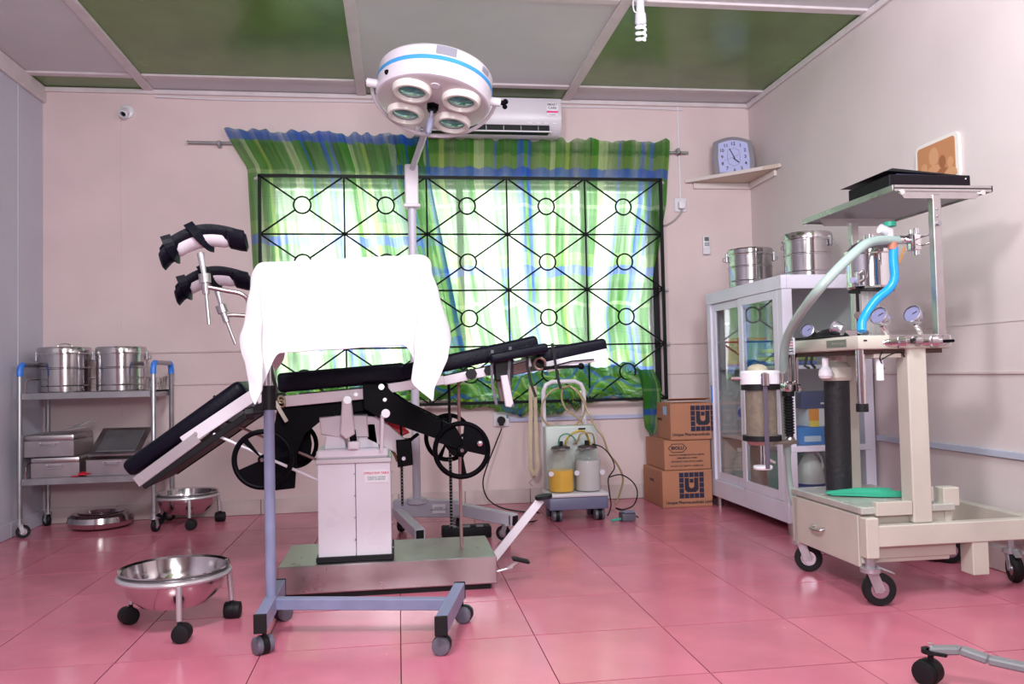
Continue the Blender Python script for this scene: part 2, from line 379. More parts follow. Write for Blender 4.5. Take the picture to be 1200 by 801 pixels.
# ================================================================ CURTAINS
def plaid(name, du, dv, lit=.0):
    m = bpy.data.materials.new(name); m.use_nodes = True; nt = m.node_tree; nt.nodes.clear(); N = nt.nodes.new; L = nt.links.new
    out = N('ShaderNodeOutputMaterial'); uv = N('ShaderNodeUVMap'); sp = N('ShaderNodeSeparateXYZ'); L(uv.outputs[0], sp.inputs[0])
    def rep(sock, off, per):
        a = N('ShaderNodeMath'); a.operation = 'ADD'; a.inputs[1].default_value = off; L(sock, a.inputs[0])
        d = N('ShaderNodeMath'); d.operation = 'DIVIDE'; d.inputs[1].default_value = per; L(a.outputs[0], d.inputs[0])
        f = N('ShaderNodeMath'); f.operation = 'FRACT'; L(d.outputs[0], f.inputs[0]); return f.outputs[0]
    def ramp(sock, stops):
        r = N('ShaderNodeValToRGB'); r.color_ramp.interpolation = 'CONSTANT'; e = r.color_ramp.elements
        while len(e) < len(stops): e.new(.5)
        for k, (p, c) in enumerate(stops): e[k].position = p; e[k].color = tuple(c)+(1,)
        L(sock, r.inputs[0]); return r.outputs[0]
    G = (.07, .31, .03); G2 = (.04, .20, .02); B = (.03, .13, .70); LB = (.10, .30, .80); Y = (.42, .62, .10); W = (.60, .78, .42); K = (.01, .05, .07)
    if lit: G = (.15, .42, .04); G2 = (.09, .30, .03); Y = (.55, .70, .08); B = (.04, .16, .75)  # lit copy of the cloth: dyes brightened
    u = rep(sp.outputs[0], du, .93); v = rep(sp.outputs[1], dv, .62)
    cu = ramp(u, [(0, G), (.07, B), (.12, G), (.15, B), (.18, G2), (.24, G), (.33, W), (.37, G), (.45, Y), (.49, G2), (.58, G), (.66, K), (.665, G), (.72, W), (.80, G), (.88, B), (.90, G2)])
    cv = ramp(v, [(0, B), (.09, Y), (.22, G), (.40, K), (.41, G), (.43, K), (.44, G), (.46, K), (.47, G), (.49, K), (.50, G), (.68, W), (.72, G), (.86, G2), (.93, G)])
    mxc = N('ShaderNodeMix'); mxc.data_type = 'RGBA'; mxc.inputs[0].default_value = .30; L(cu, mxc.inputs[6]); L(cv, mxc.inputs[7])
    # blue weft band is nearly solid
    fb = N('ShaderNodeMath'); fb.operation = 'LESS_THAN'; fb.inputs[1].default_value = .09; L(v, fb.inputs[0])
    m2 = N('ShaderNodeMix'); m2.data_type = 'RGBA'; L(mxc.outputs[2], m2.inputs[6]); m2.inputs[7].default_value = B+(1,)
    s = N('ShaderNodeMath'); s.operation = 'MULTIPLY'; s.inputs[1].default_value = .7; L(fb.outputs[0], s.inputs[0]); L(s.outputs[0], m2.inputs[0])
    df = N('ShaderNodeBsdfDiffuse'); tr = N('ShaderNodeBsdfTranslucent'); tp = N('ShaderNodeBsdfTransparent')
    L(m2.outputs[2], df.inputs[0])
    # light passing through thin cotton is paler than the dye
    pale = N('ShaderNodeMix'); pale.data_type = 'RGBA'; pale.inputs[0].default_value = .20; L(m2.outputs[2], pale.inputs[6]); pale.inputs[7].default_value = (.95, 1, .9, 1)
    L(pale.outputs[2], tr.inputs[0]); L(pale.outputs[2], tp.inputs[0])
    a = N('ShaderNodeMixShader'); a.inputs[0].default_value = .5; L(df.outputs[0], a.inputs[1]); L(tr.outputs[0], a.inputs[2])
    b_ = N('ShaderNodeMixShader'); b_.inputs[0].default_value = .30; L(a.outputs[0], b_.inputs[1]); L(tp.outputs[0], b_.inputs[2])
    # sparse and dense gathers: thin spots let the daylight straight through
    cmb = N('ShaderNodeCombineXYZ'); mu = N('ShaderNodeMath'); mu.operation = 'MULTIPLY'; mu.inputs[1].default_value = 7.5; L(sp.outputs[0], mu.inputs[0]); L(mu.outputs[0], cmb.inputs[0])
    mv = N('ShaderNodeMath'); mv.operation = 'MULTIPLY'; mv.inputs[1].default_value = .5; L(sp.outputs[1], mv.inputs[0]); L(mv.outputs[0], cmb.inputs[1])
    nz = N('ShaderNodeTexNoise'); nz.inputs['Scale'].default_value = 1.0; nz.inputs['Detail'].default_value = 5; nz.inputs['Roughness'].default_value = .65; L(cmb.outputs[0], nz.inputs['Vector'])
    mr = N('ShaderNodeMapRange'); mr.inputs[1].default_value = .36; mr.inputs[2].default_value = .64; mr.inputs[3].default_value = .07; mr.inputs[4].default_value = .72; L(nz.outputs[0], mr.inputs[0]); L(mr.outputs[0], b_.inputs[0])
    mr2 = N('ShaderNodeMapRange'); mr2.inputs[1].default_value = .36; mr2.inputs[2].default_value = .64; mr2.inputs[3].default_value = .05; mr2.inputs[4].default_value = .70; L(nz.outputs[0], mr2.inputs[0]); L(mr2.outputs[0], pale.inputs[0])
    L(b_.outputs[0], out.inputs[0]); return m
PA = plaid('plaid_cotton_left', .22, -2.20+.62*4); PB = plaid('plaid_cotton_right', .05, -2.01+.62*4)
PC = plaid('plaid_cotton_lit_hem', .1, 0., 1)  # same cotton, with the light on the bunched hem painted into brighter dyes
def sheet(name, fn, nu, nv, m, parent, uvf):
    vs = []; uvs = []
    for j in range(nv+1):
        for i in range(nu+1):
            vs.append(fn(i/nu, j/nv)); uvs.append(uvf(i/nu, j/nv))
    fs = [(j*(nu+1)+i, j*(nu+1)+i+1, (j+1)*(nu+1)+i+1, (j+1)*(nu+1)+i) for j in range(nv) for i in range(nu)]
    me = bpy.data.meshes.new(name); me.from_pydata(vs, [], fs); uvl = me.uv_layers.new(name='UVMap')
    for p in me.polygons:
        p.use_smooth = True
        for li in p.loop_indices: uvl.data[li].uv = uvs[me.loops[li].vertex_index]
    me.materials.append(m); o = bpy.data.objects.new(name, me); COL.objects.link(o)
    if parent: o.parent = parent
    return o
def rnd(seed):
    r = random.Random(seed); ph = [r.uniform(0, 6.28) for _ in range(12)]; return lambda u, f: sum(math.sin(u*f*(1+.37*k)+ph[k])/(1+.4*k) for k in range(5))/2.2
ra, rb = rnd(3), rnd(8)
def curtain(xl, xr, rn, dens, zb, header, yoff=0.):
    # xl, xr: edge positions as function of z; v=0 top, 1 bottom
    def f(u, v):
        z = header(u)*(1-v)+zb(u)*v
        wob = .010*rn(u*9+.6*v, 2.1)
        x = xl(z)+(xr(z)-xl(z))*u + wob*(.3+v)
        top = max(0, 1-abs(z-2.18)/.16)
        ph = u*dens + .8*rn(u*3, 3)
        amp = .012+.008*rn(u*7, 1.7)*(.4+v)
        y = 4.992+yoff + amp*math.sin(ph) + (.005*math.sin(ph*2.9+2)*top) - .014*top
        z += (.007*math.sin(ph*.5+1)+.006*math.sin(ph*1.3)+.004*math.sin(ph*.23))*(1 if v < .02 else (.4 if v < .035 else 0))
        return (x, min(max(y, 4.966), 5.002 if z > 2.12 else 5.034), z)
    return f
lerp = lambda a, b, t: a+(b-a)*min(1, max(0, t))
ca = curtain(lambda z: lerp(-.99, -.86, (2.26-z)/.22) if z > 2.04 else lerp(-.86, -.80, (2.04-z)/1.2),
             lambda z: lerp(.20, .22, (2.25-z)/.3) if z > 1.95 else lerp(.22, .42, (1.95-z)/1.1), ra, 78, lambda u: .66+.02*math.sin(u*40), lambda u: 2.262-.022*u+.008*abs(math.sin(u*42)), -.004)
c1 = sheet('curtain', ca, 300, 60, PA, None, lambda u, v: (u*1.75, 2.26-1.6*v))
tag(c1, 'left-hand green and blue plaid curtain behind the grille, blue ruffled top edge', 'curtain')
cb = curtain(lambda z: lerp(-.04, .20, (1.98-z)/1.1), lambda z: lerp(1.735, 1.70, (2.25-z)/.4) if z > 1.85 else (lerp(1.70, 1.56, (1.85-z)/.7) if z > 1.1 else lerp(1.56, 1.60, (1.1-z)/.45)), rb, 90,
             lambda u: .66+.02*math.sin(u*31), lambda u: 2.232+.014*abs(math.sin(u*50)), .006)
c2 = sheet('curtain', cb, 340, 60, PB, None, lambda u, v: (u*2.1, 2.25-1.6*v))
tag(c2, 'right-hand green, lime and blue plaid curtain, bunched at the bottom beside the cardboard boxes', 'curtain')
# bunched hems resting in the grille's bottom row
def bunch(x0, x1, zc, seed, m, parent, uv0, rr=.085, yc=4.995, sag=0.):
    r = random.Random(seed); P = [r.uniform(0, 6.28) for _ in range(16)]
    def f(u, v):
        a = 2*PI*v; x = x0+(x1-x0)*u
        d = 1+.22*math.sin(3*a+9*u+P[0])+.16*math.sin(5*a-17*u+P[1])+.10*math.sin(8*a+31*u+P[2])+.16*math.sin(23*u+P[3])+.10*math.sin(11*a+47*u+P[4])+.07*math.sin(17*a-83*u+P[7])
        z0 = zc+.022*math.sin(7*u+P[5])+.012*math.sin(17*u+P[6])-sag*math.sin(PI*u)
        en = min(1, .35+6*min(u, 1-u))
        y = yc+.036*math.cos(a)*d*en
        return (x, min(y, 5.033), z0+rr*math.sin(a)*d*en)
    return sheet('gathered_hem', f, 170, 56, m, parent, lambda u, v: (uv0+(x1-x0)*u*2.6+.30*math.sin(6*v)+.1*math.sin(31*u), 1.7*v+1.3*u+.2*math.sin(19*u)))
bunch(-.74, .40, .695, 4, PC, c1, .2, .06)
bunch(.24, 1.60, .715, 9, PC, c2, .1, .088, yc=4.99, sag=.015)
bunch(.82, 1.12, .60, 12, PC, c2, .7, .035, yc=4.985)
def tail(u, v):
    a = 2*PI*u; z = .80-.395*v; w = .042*(1+.35*math.sin(PI*v)-.2*v); cx = 1.515+.035*v+.012*math.sin(5*v)
    d = 1+.18*math.sin(5*a+4*v)+.10*math.sin(9*a)
    en = min(1, .25+8*(1-v))
    return (cx+w*math.cos(a)*d*en, 4.905+.022*math.sin(a)*d*en+.03*(1-min(1, 5*v)), z)
sheet('curtain_tail', tail, 48, 30, PB, c2, lambda u, v: (.9+.35*u, 2.25+.62*v))
# rod
t = thing('curtain_rod', (.3, 5.0, 2.188), 'grey metal curtain rod, its ends sticking out past both plaid curtains', 'curtain rod')
MB().cyl((-1.205, 5.016, 2.192), (1.86, 5.016, 2.176), .009, n=12).build('rod', GALV, t)
MB().torus((-1.20, 5.016, 2.192), (1, 0, 0), .010, .004, 12, 6).build('end_ring', CHROME, t)
for x in (-1.02, 1.79): MB().box(x-.01, x+.01, 4.99, YB, 2.165, 2.20, .003).build('bracket', GALV, t)
b = MB()
for k in range(6): b.torus((1.795, 5.016, 2.176), (math.cos(k), .3, math.sin(k)), .016, .003, 12, 5)
b.build('string_binding', mat('brown_string', (.16, .08, .04), .8), t)
MB().box(1.60, 1.64, 5.005, YB-.004, .66, 1.80).build('dark_gap_strip', BLACKM, c2)  # shade of the gap beside the curtain, put in as a black strip
# ================================================================ shared fittings
def caster(root, x, y, r, ztop, ang=0., fm=None, wm=None, wdt=.024, name='caster', brake=False):
    fm = FORK if fm in (None, CHROME) else fm; wm = wm or RUBBER
    ca_, sa_ = math.cos(ang), math.sin(ang)
    wx, wy = x+ca_*r*.45, y+sa_*r*.45
    ax = Vector((-sa_, ca_, 0)); c = Vector((wx, wy, r))
    f = MB(); f.cyl((x, y, r*2.15), (x, y, ztop), r*.28, n=10)
    f.cyl((x, y, r*2.02), (x, y, r*2.3), r*.62, n=14)
    for s in (-1, 1):
        p = c+ax*s*(wdt/2+.003)
        f.bar(p+Vector((0, 0, -r*.12)), Vector((x, y, r*2.1))+ax*s*(wdt/2+.003), .004, r*.62, .001, up=ax)
    f.cyl(c-ax*(wdt/2+.006), c+ax*(wdt/2+.006), r*.2, n=10)
    if brake: f.bar(c+Vector((ca_*r*.9, sa_*r*.9, r*.95)), c+Vector((-ca_*r*.1, -sa_*r*.1, r*1.35)), wdt*.8, .004, .001)
    o = f.build(name, fm, root)
    MB().lathe([(r*.55, -wdt/2), (r*.93, -wdt/2), (r, -wdt/4), (r, wdt/4), (r*.93, wdt/2), (r*.55, wdt/2), (r*.5, 0), (r*.55, -wdt/2)], c, ax, 22).build('tyre', wm, o)
    MB().cyl(c-ax*wdt*.42, c+ax*wdt*.42, r*.62, n=18).build('wheel_disc', SILV, o)
    return o
def twin_caster(root, x, y, r, ztop, ang=0., wm=None):
    wm = wm or RUBBER
    ca_, sa_ = math.cos(ang), math.sin(ang); ax = Vector((-sa_, ca_, 0)); c = Vector((x+ca_*r*.3, y+sa_*r*.3, r))
    f = MB(); f.cyl((x, y, r*1.2), (x, y, ztop), r*.24, n=10)
    f.lathe([(r*.75, -.010), (r*1.06, -.010), (r*1.06, .010), (r*.75, .010)], c, ax, 18)
    f.cyl(c-ax*.013, c+ax*.013, r*.8, n=16)
    o = f.build('caster', BLACKM, root)
    for s in (-1, 1):
        MB().lathe([(.001, .012), (r*.7, .012), (r*.95, .010), (r, .006), (r, -.006), (r*.9, -.010), (.001, -.010)], c+ax*s*.015, ax*s, 22).build('wheel', wm, o)
    return o
def U(pts, Y): return [(p.x, p.z) for p in (at(x, y, Y=Y) for x, y in pts)]

# ================================================================ STEEL TROLLEY (left)
t = thing('instrument_trolley', (-1.62, 4.75, 0), 'grey two-shelf steel trolley with blue corner grips standing in the left corner', 'trolley')
TX0, TX1, TY0, TY1 = -1.945, -1.285, 4.60, 4.95
for nx, x in enumerate((TX0, TX1)):
    b = MB(); b.tube([(x, TY0, .10), (x, TY0, .86), (x, TY0+.01, .885), (x, TY0+.035, .895), (x, TY1-.035, .895), (x, TY1-.01, .885), (x, TY1, .86), (x, TY1, .10)], .0125, 10)
    b.build('end_frame', GALV, t)
    for y, s in ((TY0, 1), (TY1, -1)):
        MB().tube([(x, y, .835), (x, y, .86), (x, y+s*.010, .885), (x, y+s*.035, .895)], .0155, 10).build('corner_grip', BLUEPL, t)
    for y in (TY0, TY1): caster(t, x, y, .034, .11, ang=(.5 if y == TY0 else 2.4) + nx*.8, fm=CHROME, wdt=.02, brake=True)
for z in (.742, .300):
    b = MB(); b.box(TX0+.012, TX1-.012, TY0-.01, TY1+.01, z-.004, z+.004)
    for y in (TY0-.01, TY1+.01): b.box(TX0+.012, TX1-.012, y-.004, y+.004, z-.03, z+.004, .002)
    for x in (TX0+.016, TX1-.016): b.box(x-.004, x+.004, TY0, TY1, z-.03, z+.004)
    b.build('shelf', GALV, t)
    g = MB(); zz = z+.075
    g.tube([(TX0+.02, TY0+.02, z), (TX0+.02, TY0+.02, zz-.02), (TX0+.02, TY0+.04, zz), (TX0+.02, TY1, zz), (TX0+.04, TY1+.005, zz), (TX1-.04, TY1+.005, zz), (TX1-.02, TY1, zz), (TX1-.02, TY0+.04, zz), (TX1-.02, TY0+.02, zz-.02), (TX1-.02, TY0+.02, z)], .0045, 6)
    for k in range(6): g.cyl((TX1-.02, TY0+.07+.05*k, z), (TX1-.02, TY0+.07+.05*k, zz), .003, n=6)
    for k in range(5): g.cyl((TX0+.1+.11*k, TY1+.005, z), (TX0+.1+.11*k, TY1+.005, zz), .003, n=6)
    g.build('guard_rail', CHROME, t)

def drum(loc, r, h, label, rz=0., rod=True):
    t = thing('sterilising_drum', loc, label, 'drum'); x, y, z = loc
    MB().lathe([(.001, 0), (r-.004, 0), (r, .004), (r, .03), (r+.003, .034), (r, .038), (r, h*.50), (r+.004, h*.515), (r+.004, h*.53), (r, h*.545), (r, h*.8)], loc, n=44).build('body', STEEL, t)
    MB().lathe([(r+.0, h*.80), (r+.005, h*.80), (r+.006, h*.955), (r+.002, h*.985), (r-.012, h*.99), (r-.02, h*.965), (.001, h*.975)], loc, n=44).build('lid', STEEL, t)
    MB().torus((x, y, z+h*.84), (0, 0, 1), r+.007, .003, 40, 6).build('locking_ring', CHROME, t)
    for a in (rz, rz+PI):
        c = Vector((x+math.cos(a)*(r+.008), y+math.sin(a)*(r+.008), z+h*.80))
        k = MB(); k.box(-.006, .006, -.012, .012, -.028, .024, .003, M=Matrix.Translation(c) @ Matrix.Rotation(a, 4, 'Z')); k.torus(c+Vector((math.cos(a)*.010, math.sin(a)*.010, -.012)), (-math.sin(a), math.cos(a), 0), .011, .0022, 12, 5)
        k.build('clasp', GALV, t)
    if rod:
        p = Vector((x, y, z+h*.985)); u = Vector((math.cos(rz+.6), math.sin(rz+.6), 0))
        MB().tube([p-u*.04, p-u*.035+Vector((0, 0, .014)), p+Vector((0, 0, .022)), p+u*.035+Vector((0, 0, .014)), p+u*.04], .003, 6, smooth=4).build('lid_handle', CHROME, t)
    return t
drum((-1.800, 4.80, .7465), .128, .245, 'dented steel sterilising drum on the left of the trolley top, thin wire handle raised', .3)
drum((-1.508, 4.80, .7465), .124, .243, 'steel sterilising drum on the trolley top nearer the window, with black side clasp', PI+.15, rod=False)

def steel_box(loc, sx, sy, h, rz, label, open_lid=0., tilt=0.):
    t = thing('instrument_box', loc, label, 'box')
    b = MB(); b.box(-sx/2, sx/2, -sy/2, sy/2, 0, .004, .0015)
    for s in (-1, 1):
        b.box(-sx/2, sx/2, s*sy/2-.002, s*sy/2+.002, 0, h*.72, .001); b.box(s*sx/2-.002, s*sx/2+.002, -sy/2, sy/2, 0, h*.72, .001)
    M0 = Matrix.Translation(loc)
    b.build('body', STEELB, t, M=M0)
    lid = MB(); lid.box(-sx/2-.004, sx/2+.004, -sy/2-.004, sy/2+.004, h*.70, h, .012, seg=2)
    ML = M0
    if open_lid:
        lid = MB(); lid.box(-sx/2-.004, sx/2+.004, 0, sy+.004, -.004, h*.22, .008, seg=2)
        ML = M0 @ Matrix.Translation((0, -sy/2+.03, h*.74)) @ Matrix.Rotation(open_lid, 4, 'X')
    lo = lid.build('lid', STEELB, t, M=ML)
    p = MB(); z = h*.995 if not open_lid else h*.22
    yc = 0 if not open_lid else sy/2
    p.box(-sx/2+.03, sx/2-.03, yc-sy/2+.03, yc+sy/2-.03, z, z+.0025, .001); p.build('lid_panel', GALV, lo, M=ML)
    for s in (-1, 1):
        hd = MB()
        hd.tube([(-.035, s*(sy/2+.002), h*.62), (-.035, s*(sy/2+.014), h*.60), (-.035, s*(sy/2+.014), h*.46), (.035, s*(sy/2+.014), h*.46), (.035, s*(sy/2+.014), h*.60), (.035, s*(sy/2+.002), h*.62)], .0028, 6)
        hd.box(-.05, .05, s*(sy/2+.002)-.002, s*(sy/2+.002)+.003, h*.60, h*.66)
        hd.build('handle', CHROME, t, M=M0)
    t.rotation_euler = (0, tilt, rz)
    return t
steel_box((-1.790, 4.770, .3045), .23, .30, .105, .06, 'lower of the two stacked steel instrument boxes on the trolley bottom shelf')
steel_box((-1.815, 4.770, .4125), .24, .30, .115, .02, 'upper steel instrument box stacked on another, loose paper on its lid')
steel_box((-1.495, 4.745, .3045), .26, .25, .115, -.04, 'wide steel instrument box with lid tipped half open, behind the table foot end', open_lid=.55)
t2 = MB()
for k in range(5): t2.box(-.06+.02*k, -.02+.02*k, -.05, .03, 0, .004+.004*(k % 2), .001, M=Matrix.Translation((-1.640, 4.655, .306+.004*k)) @ Matrix.Rotation(.4*k, 4, 'Z') @ Matrix.Rotation(.12*k, 4, 'Y'))
tag(t2.build('red_cloth', mat('red_cloth', (.55, .01, .03), .8, bump=.3)), 'small crumpled red cloth on the trolley bottom shelf between the steel boxes', 'cloth')
t2 = MB()
for k in range(4):
    p = [(-.09+.02*k, -.03+.02*k, .0), (.03+.01*k, -.05+.02*k, .012+.01*k), (.07, .03+.01*k, .022+.008*k), (-.05, .05, .008)]
    t2.poly([(-1.72+a, 4.78+b_, .531+.008+c+.004*k) for a, b_, c in p])
tag(t2.build('clear_wrap', mat('clear_wrap', (.75, .72, .74), .2, alpha=.5), solid=.0015), 'crumpled clear plastic wrap on top of the upper stacked steel box', 'plastic wrap')
# shallow steel bowl under the trolley (bedpan-like ring with flat lip)
t = thing('bedpan', (-1.63, 4.88, 0), 'shallow round steel bedpan on the floor under the trolley', 'bedpan')
MB().lathe([(.001, .006), (.13, .004), (.156, .015), (.168, .040), (.162, .068), (.145, .082), (.12, .085), (.095, .080), (.086, .066), (.080, .045)], (-1.63, 4.84, 0), n=44).build('body', STEEL, t)
MB().lathe([(.078, .070), (.086, .086), (.115, .091), (.120, .086)], (-1.63, 4.84, 0), n=44).build('seat_rim', CHROME, t)

# ================================================================ KICK BASINS
def kick_basin(loc, R, h, label, rz, feet, four=True, D=.11):
    t = thing('kick_basin', loc, label, 'basin'); x, y, _ = loc
    zt = h
    MB().lathe([(R*.30, zt-D), (R*.62, zt-D*.92), (R*.85, zt-D*.60), (R*.93, zt-D*.2), (R*.96, zt+.004), (R*1.015, zt+.010), (R*1.02, zt+.006), (R*.965, zt-.002), (R*.94, zt-D*.2), (R*.86, zt-D*.60-.002), (R*.625, zt-D*.95), (R*.30, zt-D-.003), (.001, zt-D-.003), ], (x, y, 0), n=56).build('bowl', STEEL, t)
    MB().lathe([(.001, zt-D+.0005), (R*.31, zt-D+.0005)], (x, y, 0), n=40).build('bowl_floor', STEEL, t)
    MB().torus((x, y, zt-.014), (0, 0, 1), R*1.0, .0085, 48, 10).build('support_ring', ALU, t)
    for a in feet:
        c, s = math.cos(a), math.sin(a)
        MB().cyl((x+c*R*.99, y+s*R*.99, zt-.016), (x+c*R*1.04, y+s*R*1.04, .062), .0095, .0085, n=12).build('leg', ALU, t)
        twin_caster(t, x+c*R*1.045, y+s*R*1.045, .027, .068, a+1.2)
    return t
kick_basin((-.728, 2.835, 0), .168, .185, 'nearest steel kick basin on three black casters, pink floor mirrored in its bowl', 0, [math.radians(a) for a in (-72, 18, 155)])
kick_basin((-1.165, 4.79, 0), .165, .175, 'far steel kick basin on casters beside the trolley, in front of the back wall', 0, [math.radians(a) for a in (-72, 18, 160)])

# ================================================================ MAYO STAND
t = thing('mayo_stand', (-.16, 2.62, 0), 'lilac grey wheeled instrument stand on H-shaped base holding up the white drape', 'instrument stand')
PXm, PYm = -.40, 2.66
MB().bar((PXm, 2.46, .100), (PXm, 2.86, .100), .034, .052, .002).build('base_foot', LILAC, t)
MB().bar((.110, 2.36, .092), (.188, 2.72, .092), .034, .052, .002).build('base_foot', LILAC, t)
for x, ys_ in ((PXm, (2.455, 2.865)), (.109, (2.355,)), (.189, (2.725,))):
    for y in ys_: MB().box(x-.0185, x+.0185, y-.003, y+.003, .072 if x < 0 else .064, .128 if x < 0 else .120, .002).build('end_cap', RUBBER, t)
MB().bar((PXm+.015, 2.66, .102), (.142, 2.57, .094), .034, .034, .002).build('cross_rail', LILAC, t)
MB().cyl((PXm, PYm, .12), (PXm, PYm, .70), .0165, n=16).build('lower_pole', LILAC, t)
MB().cyl((PXm, PYm, .70), (PXm, PYm, .775), .022, n=16).build('pole_collar', BLACKM, t)
MB().cyl((PXm, PYm, .77), (PXm, PYm, 1.115), .011, n=12).build('upper_pole', CHROME, t)
k = MB(); k.cyl((PXm-.015, PYm-.01, .695), (PXm-.045, PYm-.02, .692), .007, n=10); k.cyl((PXm-.045, PYm-.02, .692), (PXm-.068, PYm-.025, .69), .022, .017, n=8); k.build('locking_knob', BLACKM, t)
TRX0, TRX1, TRY0, TRY1, TRZ = -.385, .075, 2.43, 2.80, 1.118
b = MB(); b.tube([(TRX0+.01, TRY0+.01, TRZ), (TRX1-.01, TRY0+.01, TRZ+.022), (TRX1-.01, TRY1-.01, TRZ+.022), (TRX0+.01, TRY1-.01, TRZ)], .007, 8, closed=True); b.bar((PXm, PYm, 1.112), (TRX0+.02, PYm, TRZ), .02, .012); b.build('tray_holder', CHROME, t)
for x, y, a in ((PXm+.004, 2.50, 2.2), (PXm+.004, 2.83, .8), (.120, 2.40, 2.9), (.192, 2.69, 5.9)): twin_caster(t, x, y, .026, .075, a, wm=GREYP)
# white drape
def drape():
    t_ = MB(); NS, NT = 110, 100; hx0, hx1, hy0, hy1 = .20, .25, .265, .21
    Lx, Ly = TRX1-TRX0, TRY1-TRY0
    rn = rnd(21); V = []
    for j in range(NT+1):
        for i in range(NS+1):
            s = -hx0+(Lx+hx0+hx1)*i/NS; q = -hy0+(Ly+hy0+hy1)*j/NT
            dx = -s if s < 0 else (s-Lx if s > Lx else 0); dy = -q if q < 0 else (q-Ly if q > Ly else 0)
            sx = -1 if s < 0 else 1; sy = -1 if q < 0 else 1
            cx = TRX0+min(max(s, 0), Lx); cy = TRY0+min(max(q, 0), Ly)
            top = TRZ+.011+.022*(cx-TRX0)/Lx
            d = math.hypot(dx, dy)
            if d < 1e-6:
                z = top-.004*math.sin(PI*(cx-TRX0)/Lx)*math.sin(PI*(cy-TRY0)/Ly); x, y = cx, cy
            else:
                ss = min(1, max(0, (.055-min(s, Lx-s))/.055)) if sy < 0 and dx == 0 else 1.0
                ss = ss*ss*(3-2*ss); ext = 1+.36*ss*(sy < 0)
                if dx > 0 and dy > 0:
                    phi = math.atan2(dy, dx); fold = math.sin(2*phi)
                    L_ = math.hypot(ext*dy, dx*.95) if sy < 0 else max(dx, dy)+.5*min(dx, dy)
                    out_ = .018+.16*d+.22*d*fold
                    # a slack fold that tucks back beneath the corner
                    tuck = .10*d*math.sin(4*phi)
                    ux, uy = math.cos(phi), math.sin(phi)
                    if sx > 0 and sy < 0:
                        x = cx+(out_*ux*.95)+tuck*.6; y = cy-(out_*uy)*.9
                        x += .16*d*(.6-phi/1.57)-.24*d*max(0, fold)
                    else:
                        x = cx+sx*(out_*ux*.8+tuck*.5)-sx*.16*d*max(0, fold); y = cy+sy*(out_*uy*.8)
                    z = top-.004-L_*.985
                else:
                    out_ = .012+(.16 if dx > 0 else .05)*d
                    w_ = .010*rn((cx+cy)*9, 3)*min(1, d/.12)
                    x = cx+sx*(out_+w_)*(dx > 0); y = cy+sy*(out_+w_)*(dy > 0)
                    z = top-.003-d*.985*(ext if dy > 0 else 1)
            z += .0012*rn(x*31+y*17, 1.3)
            if d > 1e-6: y += .006*rn(x*14+z*9, 1.9)*min(1, d/.1)*(dy > 0)+.004*math.sin(z*70+x*23)*min(1, d/.2)*(dy > 0)*max(0, rn(x*6, 2)); x += .004*rn(z*20+y*9, 2)*(dx > 0)
            V.append((x, y, z))
    fs = [(j*(NS+1)+i, j*(NS+1)+i+1, (j+1)*(NS+1)+i+1, (j+1)*(NS+1)+i) for j in range(NT) for i in range(NS)]
    me = bpy.data.meshes.new('drape'); me.from_pydata(V, [], fs)
    for p in me.polygons: p.use_smooth = True
    me.materials.append(CLOTHW); o = bpy.data.objects.new('white_drape', me); COL.objects.link(o)
    md = o.modifiers.new('solidify', 'SOLIDIFY'); md.thickness = .0025; md.offset = 1
    md2 = o.modifiers.new('sub', 'SUBSURF'); md2.levels = 1; md2.render_levels = 1
    return tag(o, 'white cotton cloth draped over the instrument stand, hanging to points at both front corners', 'cloth')
drape()

# ================================================================ OPERATING TABLE
t = thing('operating_table', (0, 3.25, 0), 'black padded operating table with handwheels and leg holders on a white pedestal', 'operating table')
TF, TB = 3.12, 3.52          # near and far side of the table
MB().box(-.437, .352, 3.06, 3.46, .022, .122, .004).build('base_cover', STEELB, t)
MB().box(-.42, .33, 3.08, 3.44, .0, .024).build('base_plinth', BLACKM, t)
MB().box(-.305, -.025, 3.088, 3.375, .122, .142, .004).build('column_skirt', BLACKM, t)
MB().box(-.297, -.162, 3.103, 3.36, .14, .478, .002).build('column_panel', PAINTB, t)
MB().box(-.160, -.033, 3.103, 3.36, .14, .478, .002).build('column_panel', PAINTB, t)
b = MB()
for z in (.20, .28, .36, .44): b.cyl((-.164, 3.104, z), (-.164, 3.099, z), .003, n=8)
for z in (.16, .25, .35, .44): b.cyl((-.030, 3.13, z), (-.026, 3.13, z), .003, n=8)
b.build('screw', GALV, t)
MB().box(-.303, -.028, 3.095, 3.37, .478, .498, .003).build('column_band', ALU, t)
MB().box(-.300, -.040, 3.10, 3.365, .498, .530, .006).build('column_cap', PAINTB, t)
lab = MB().box(-.128, -.040, 3.1005, 3.1035, .405, .452).build('maker_label', PAPER, t)
text('OPERATION TABLE', .0105, INKR, lab, (-.084, 3.100, .440), (1, 0, 0), (0, 0, 1), bold=.0002)
text('SURGICAL WORKS\nSUPPLY & SERVICE', .0078, INKG, lab, (-.084, 3.100, .421), (1, 0, 0), (0, 0, 1))
for x in (-.235, -.115):
    MB().prism([(x-.04, .53), (x+.04, .53), (x+.028, .62), (x-.028, .62)], 3.14, 3.33, .003).build('yoke', PAINTB, t)
MB().prism(U([(374, 489), (398, 487), (430, 486), (432, 512), (398, 512), (376, 509)], 3.13), 3.13, 3.33, .004).build('gear_housing', WPAINT, t)
b = MB(); b.prism(U([(401, 470), (412, 470), (416, 508), (406, 514), (399, 508)], 3.09), 3.07, 3.12, .004); b.build('tilt_lever', WPAINT, t)
MB().cyl((-.183, 3.06, .712), (-.183, 3.13, .712), .015, n=18).build('pivot_cap', ALU, t)
b = MB(); b.cyl((-.165, 3.075, .548), (-.165, 3.12, .548), .013, n=14); b.box(-.185, -.145, 3.08, 3.12, .530, .56, .004); b.build('hinge_lug', PAINTB, t)
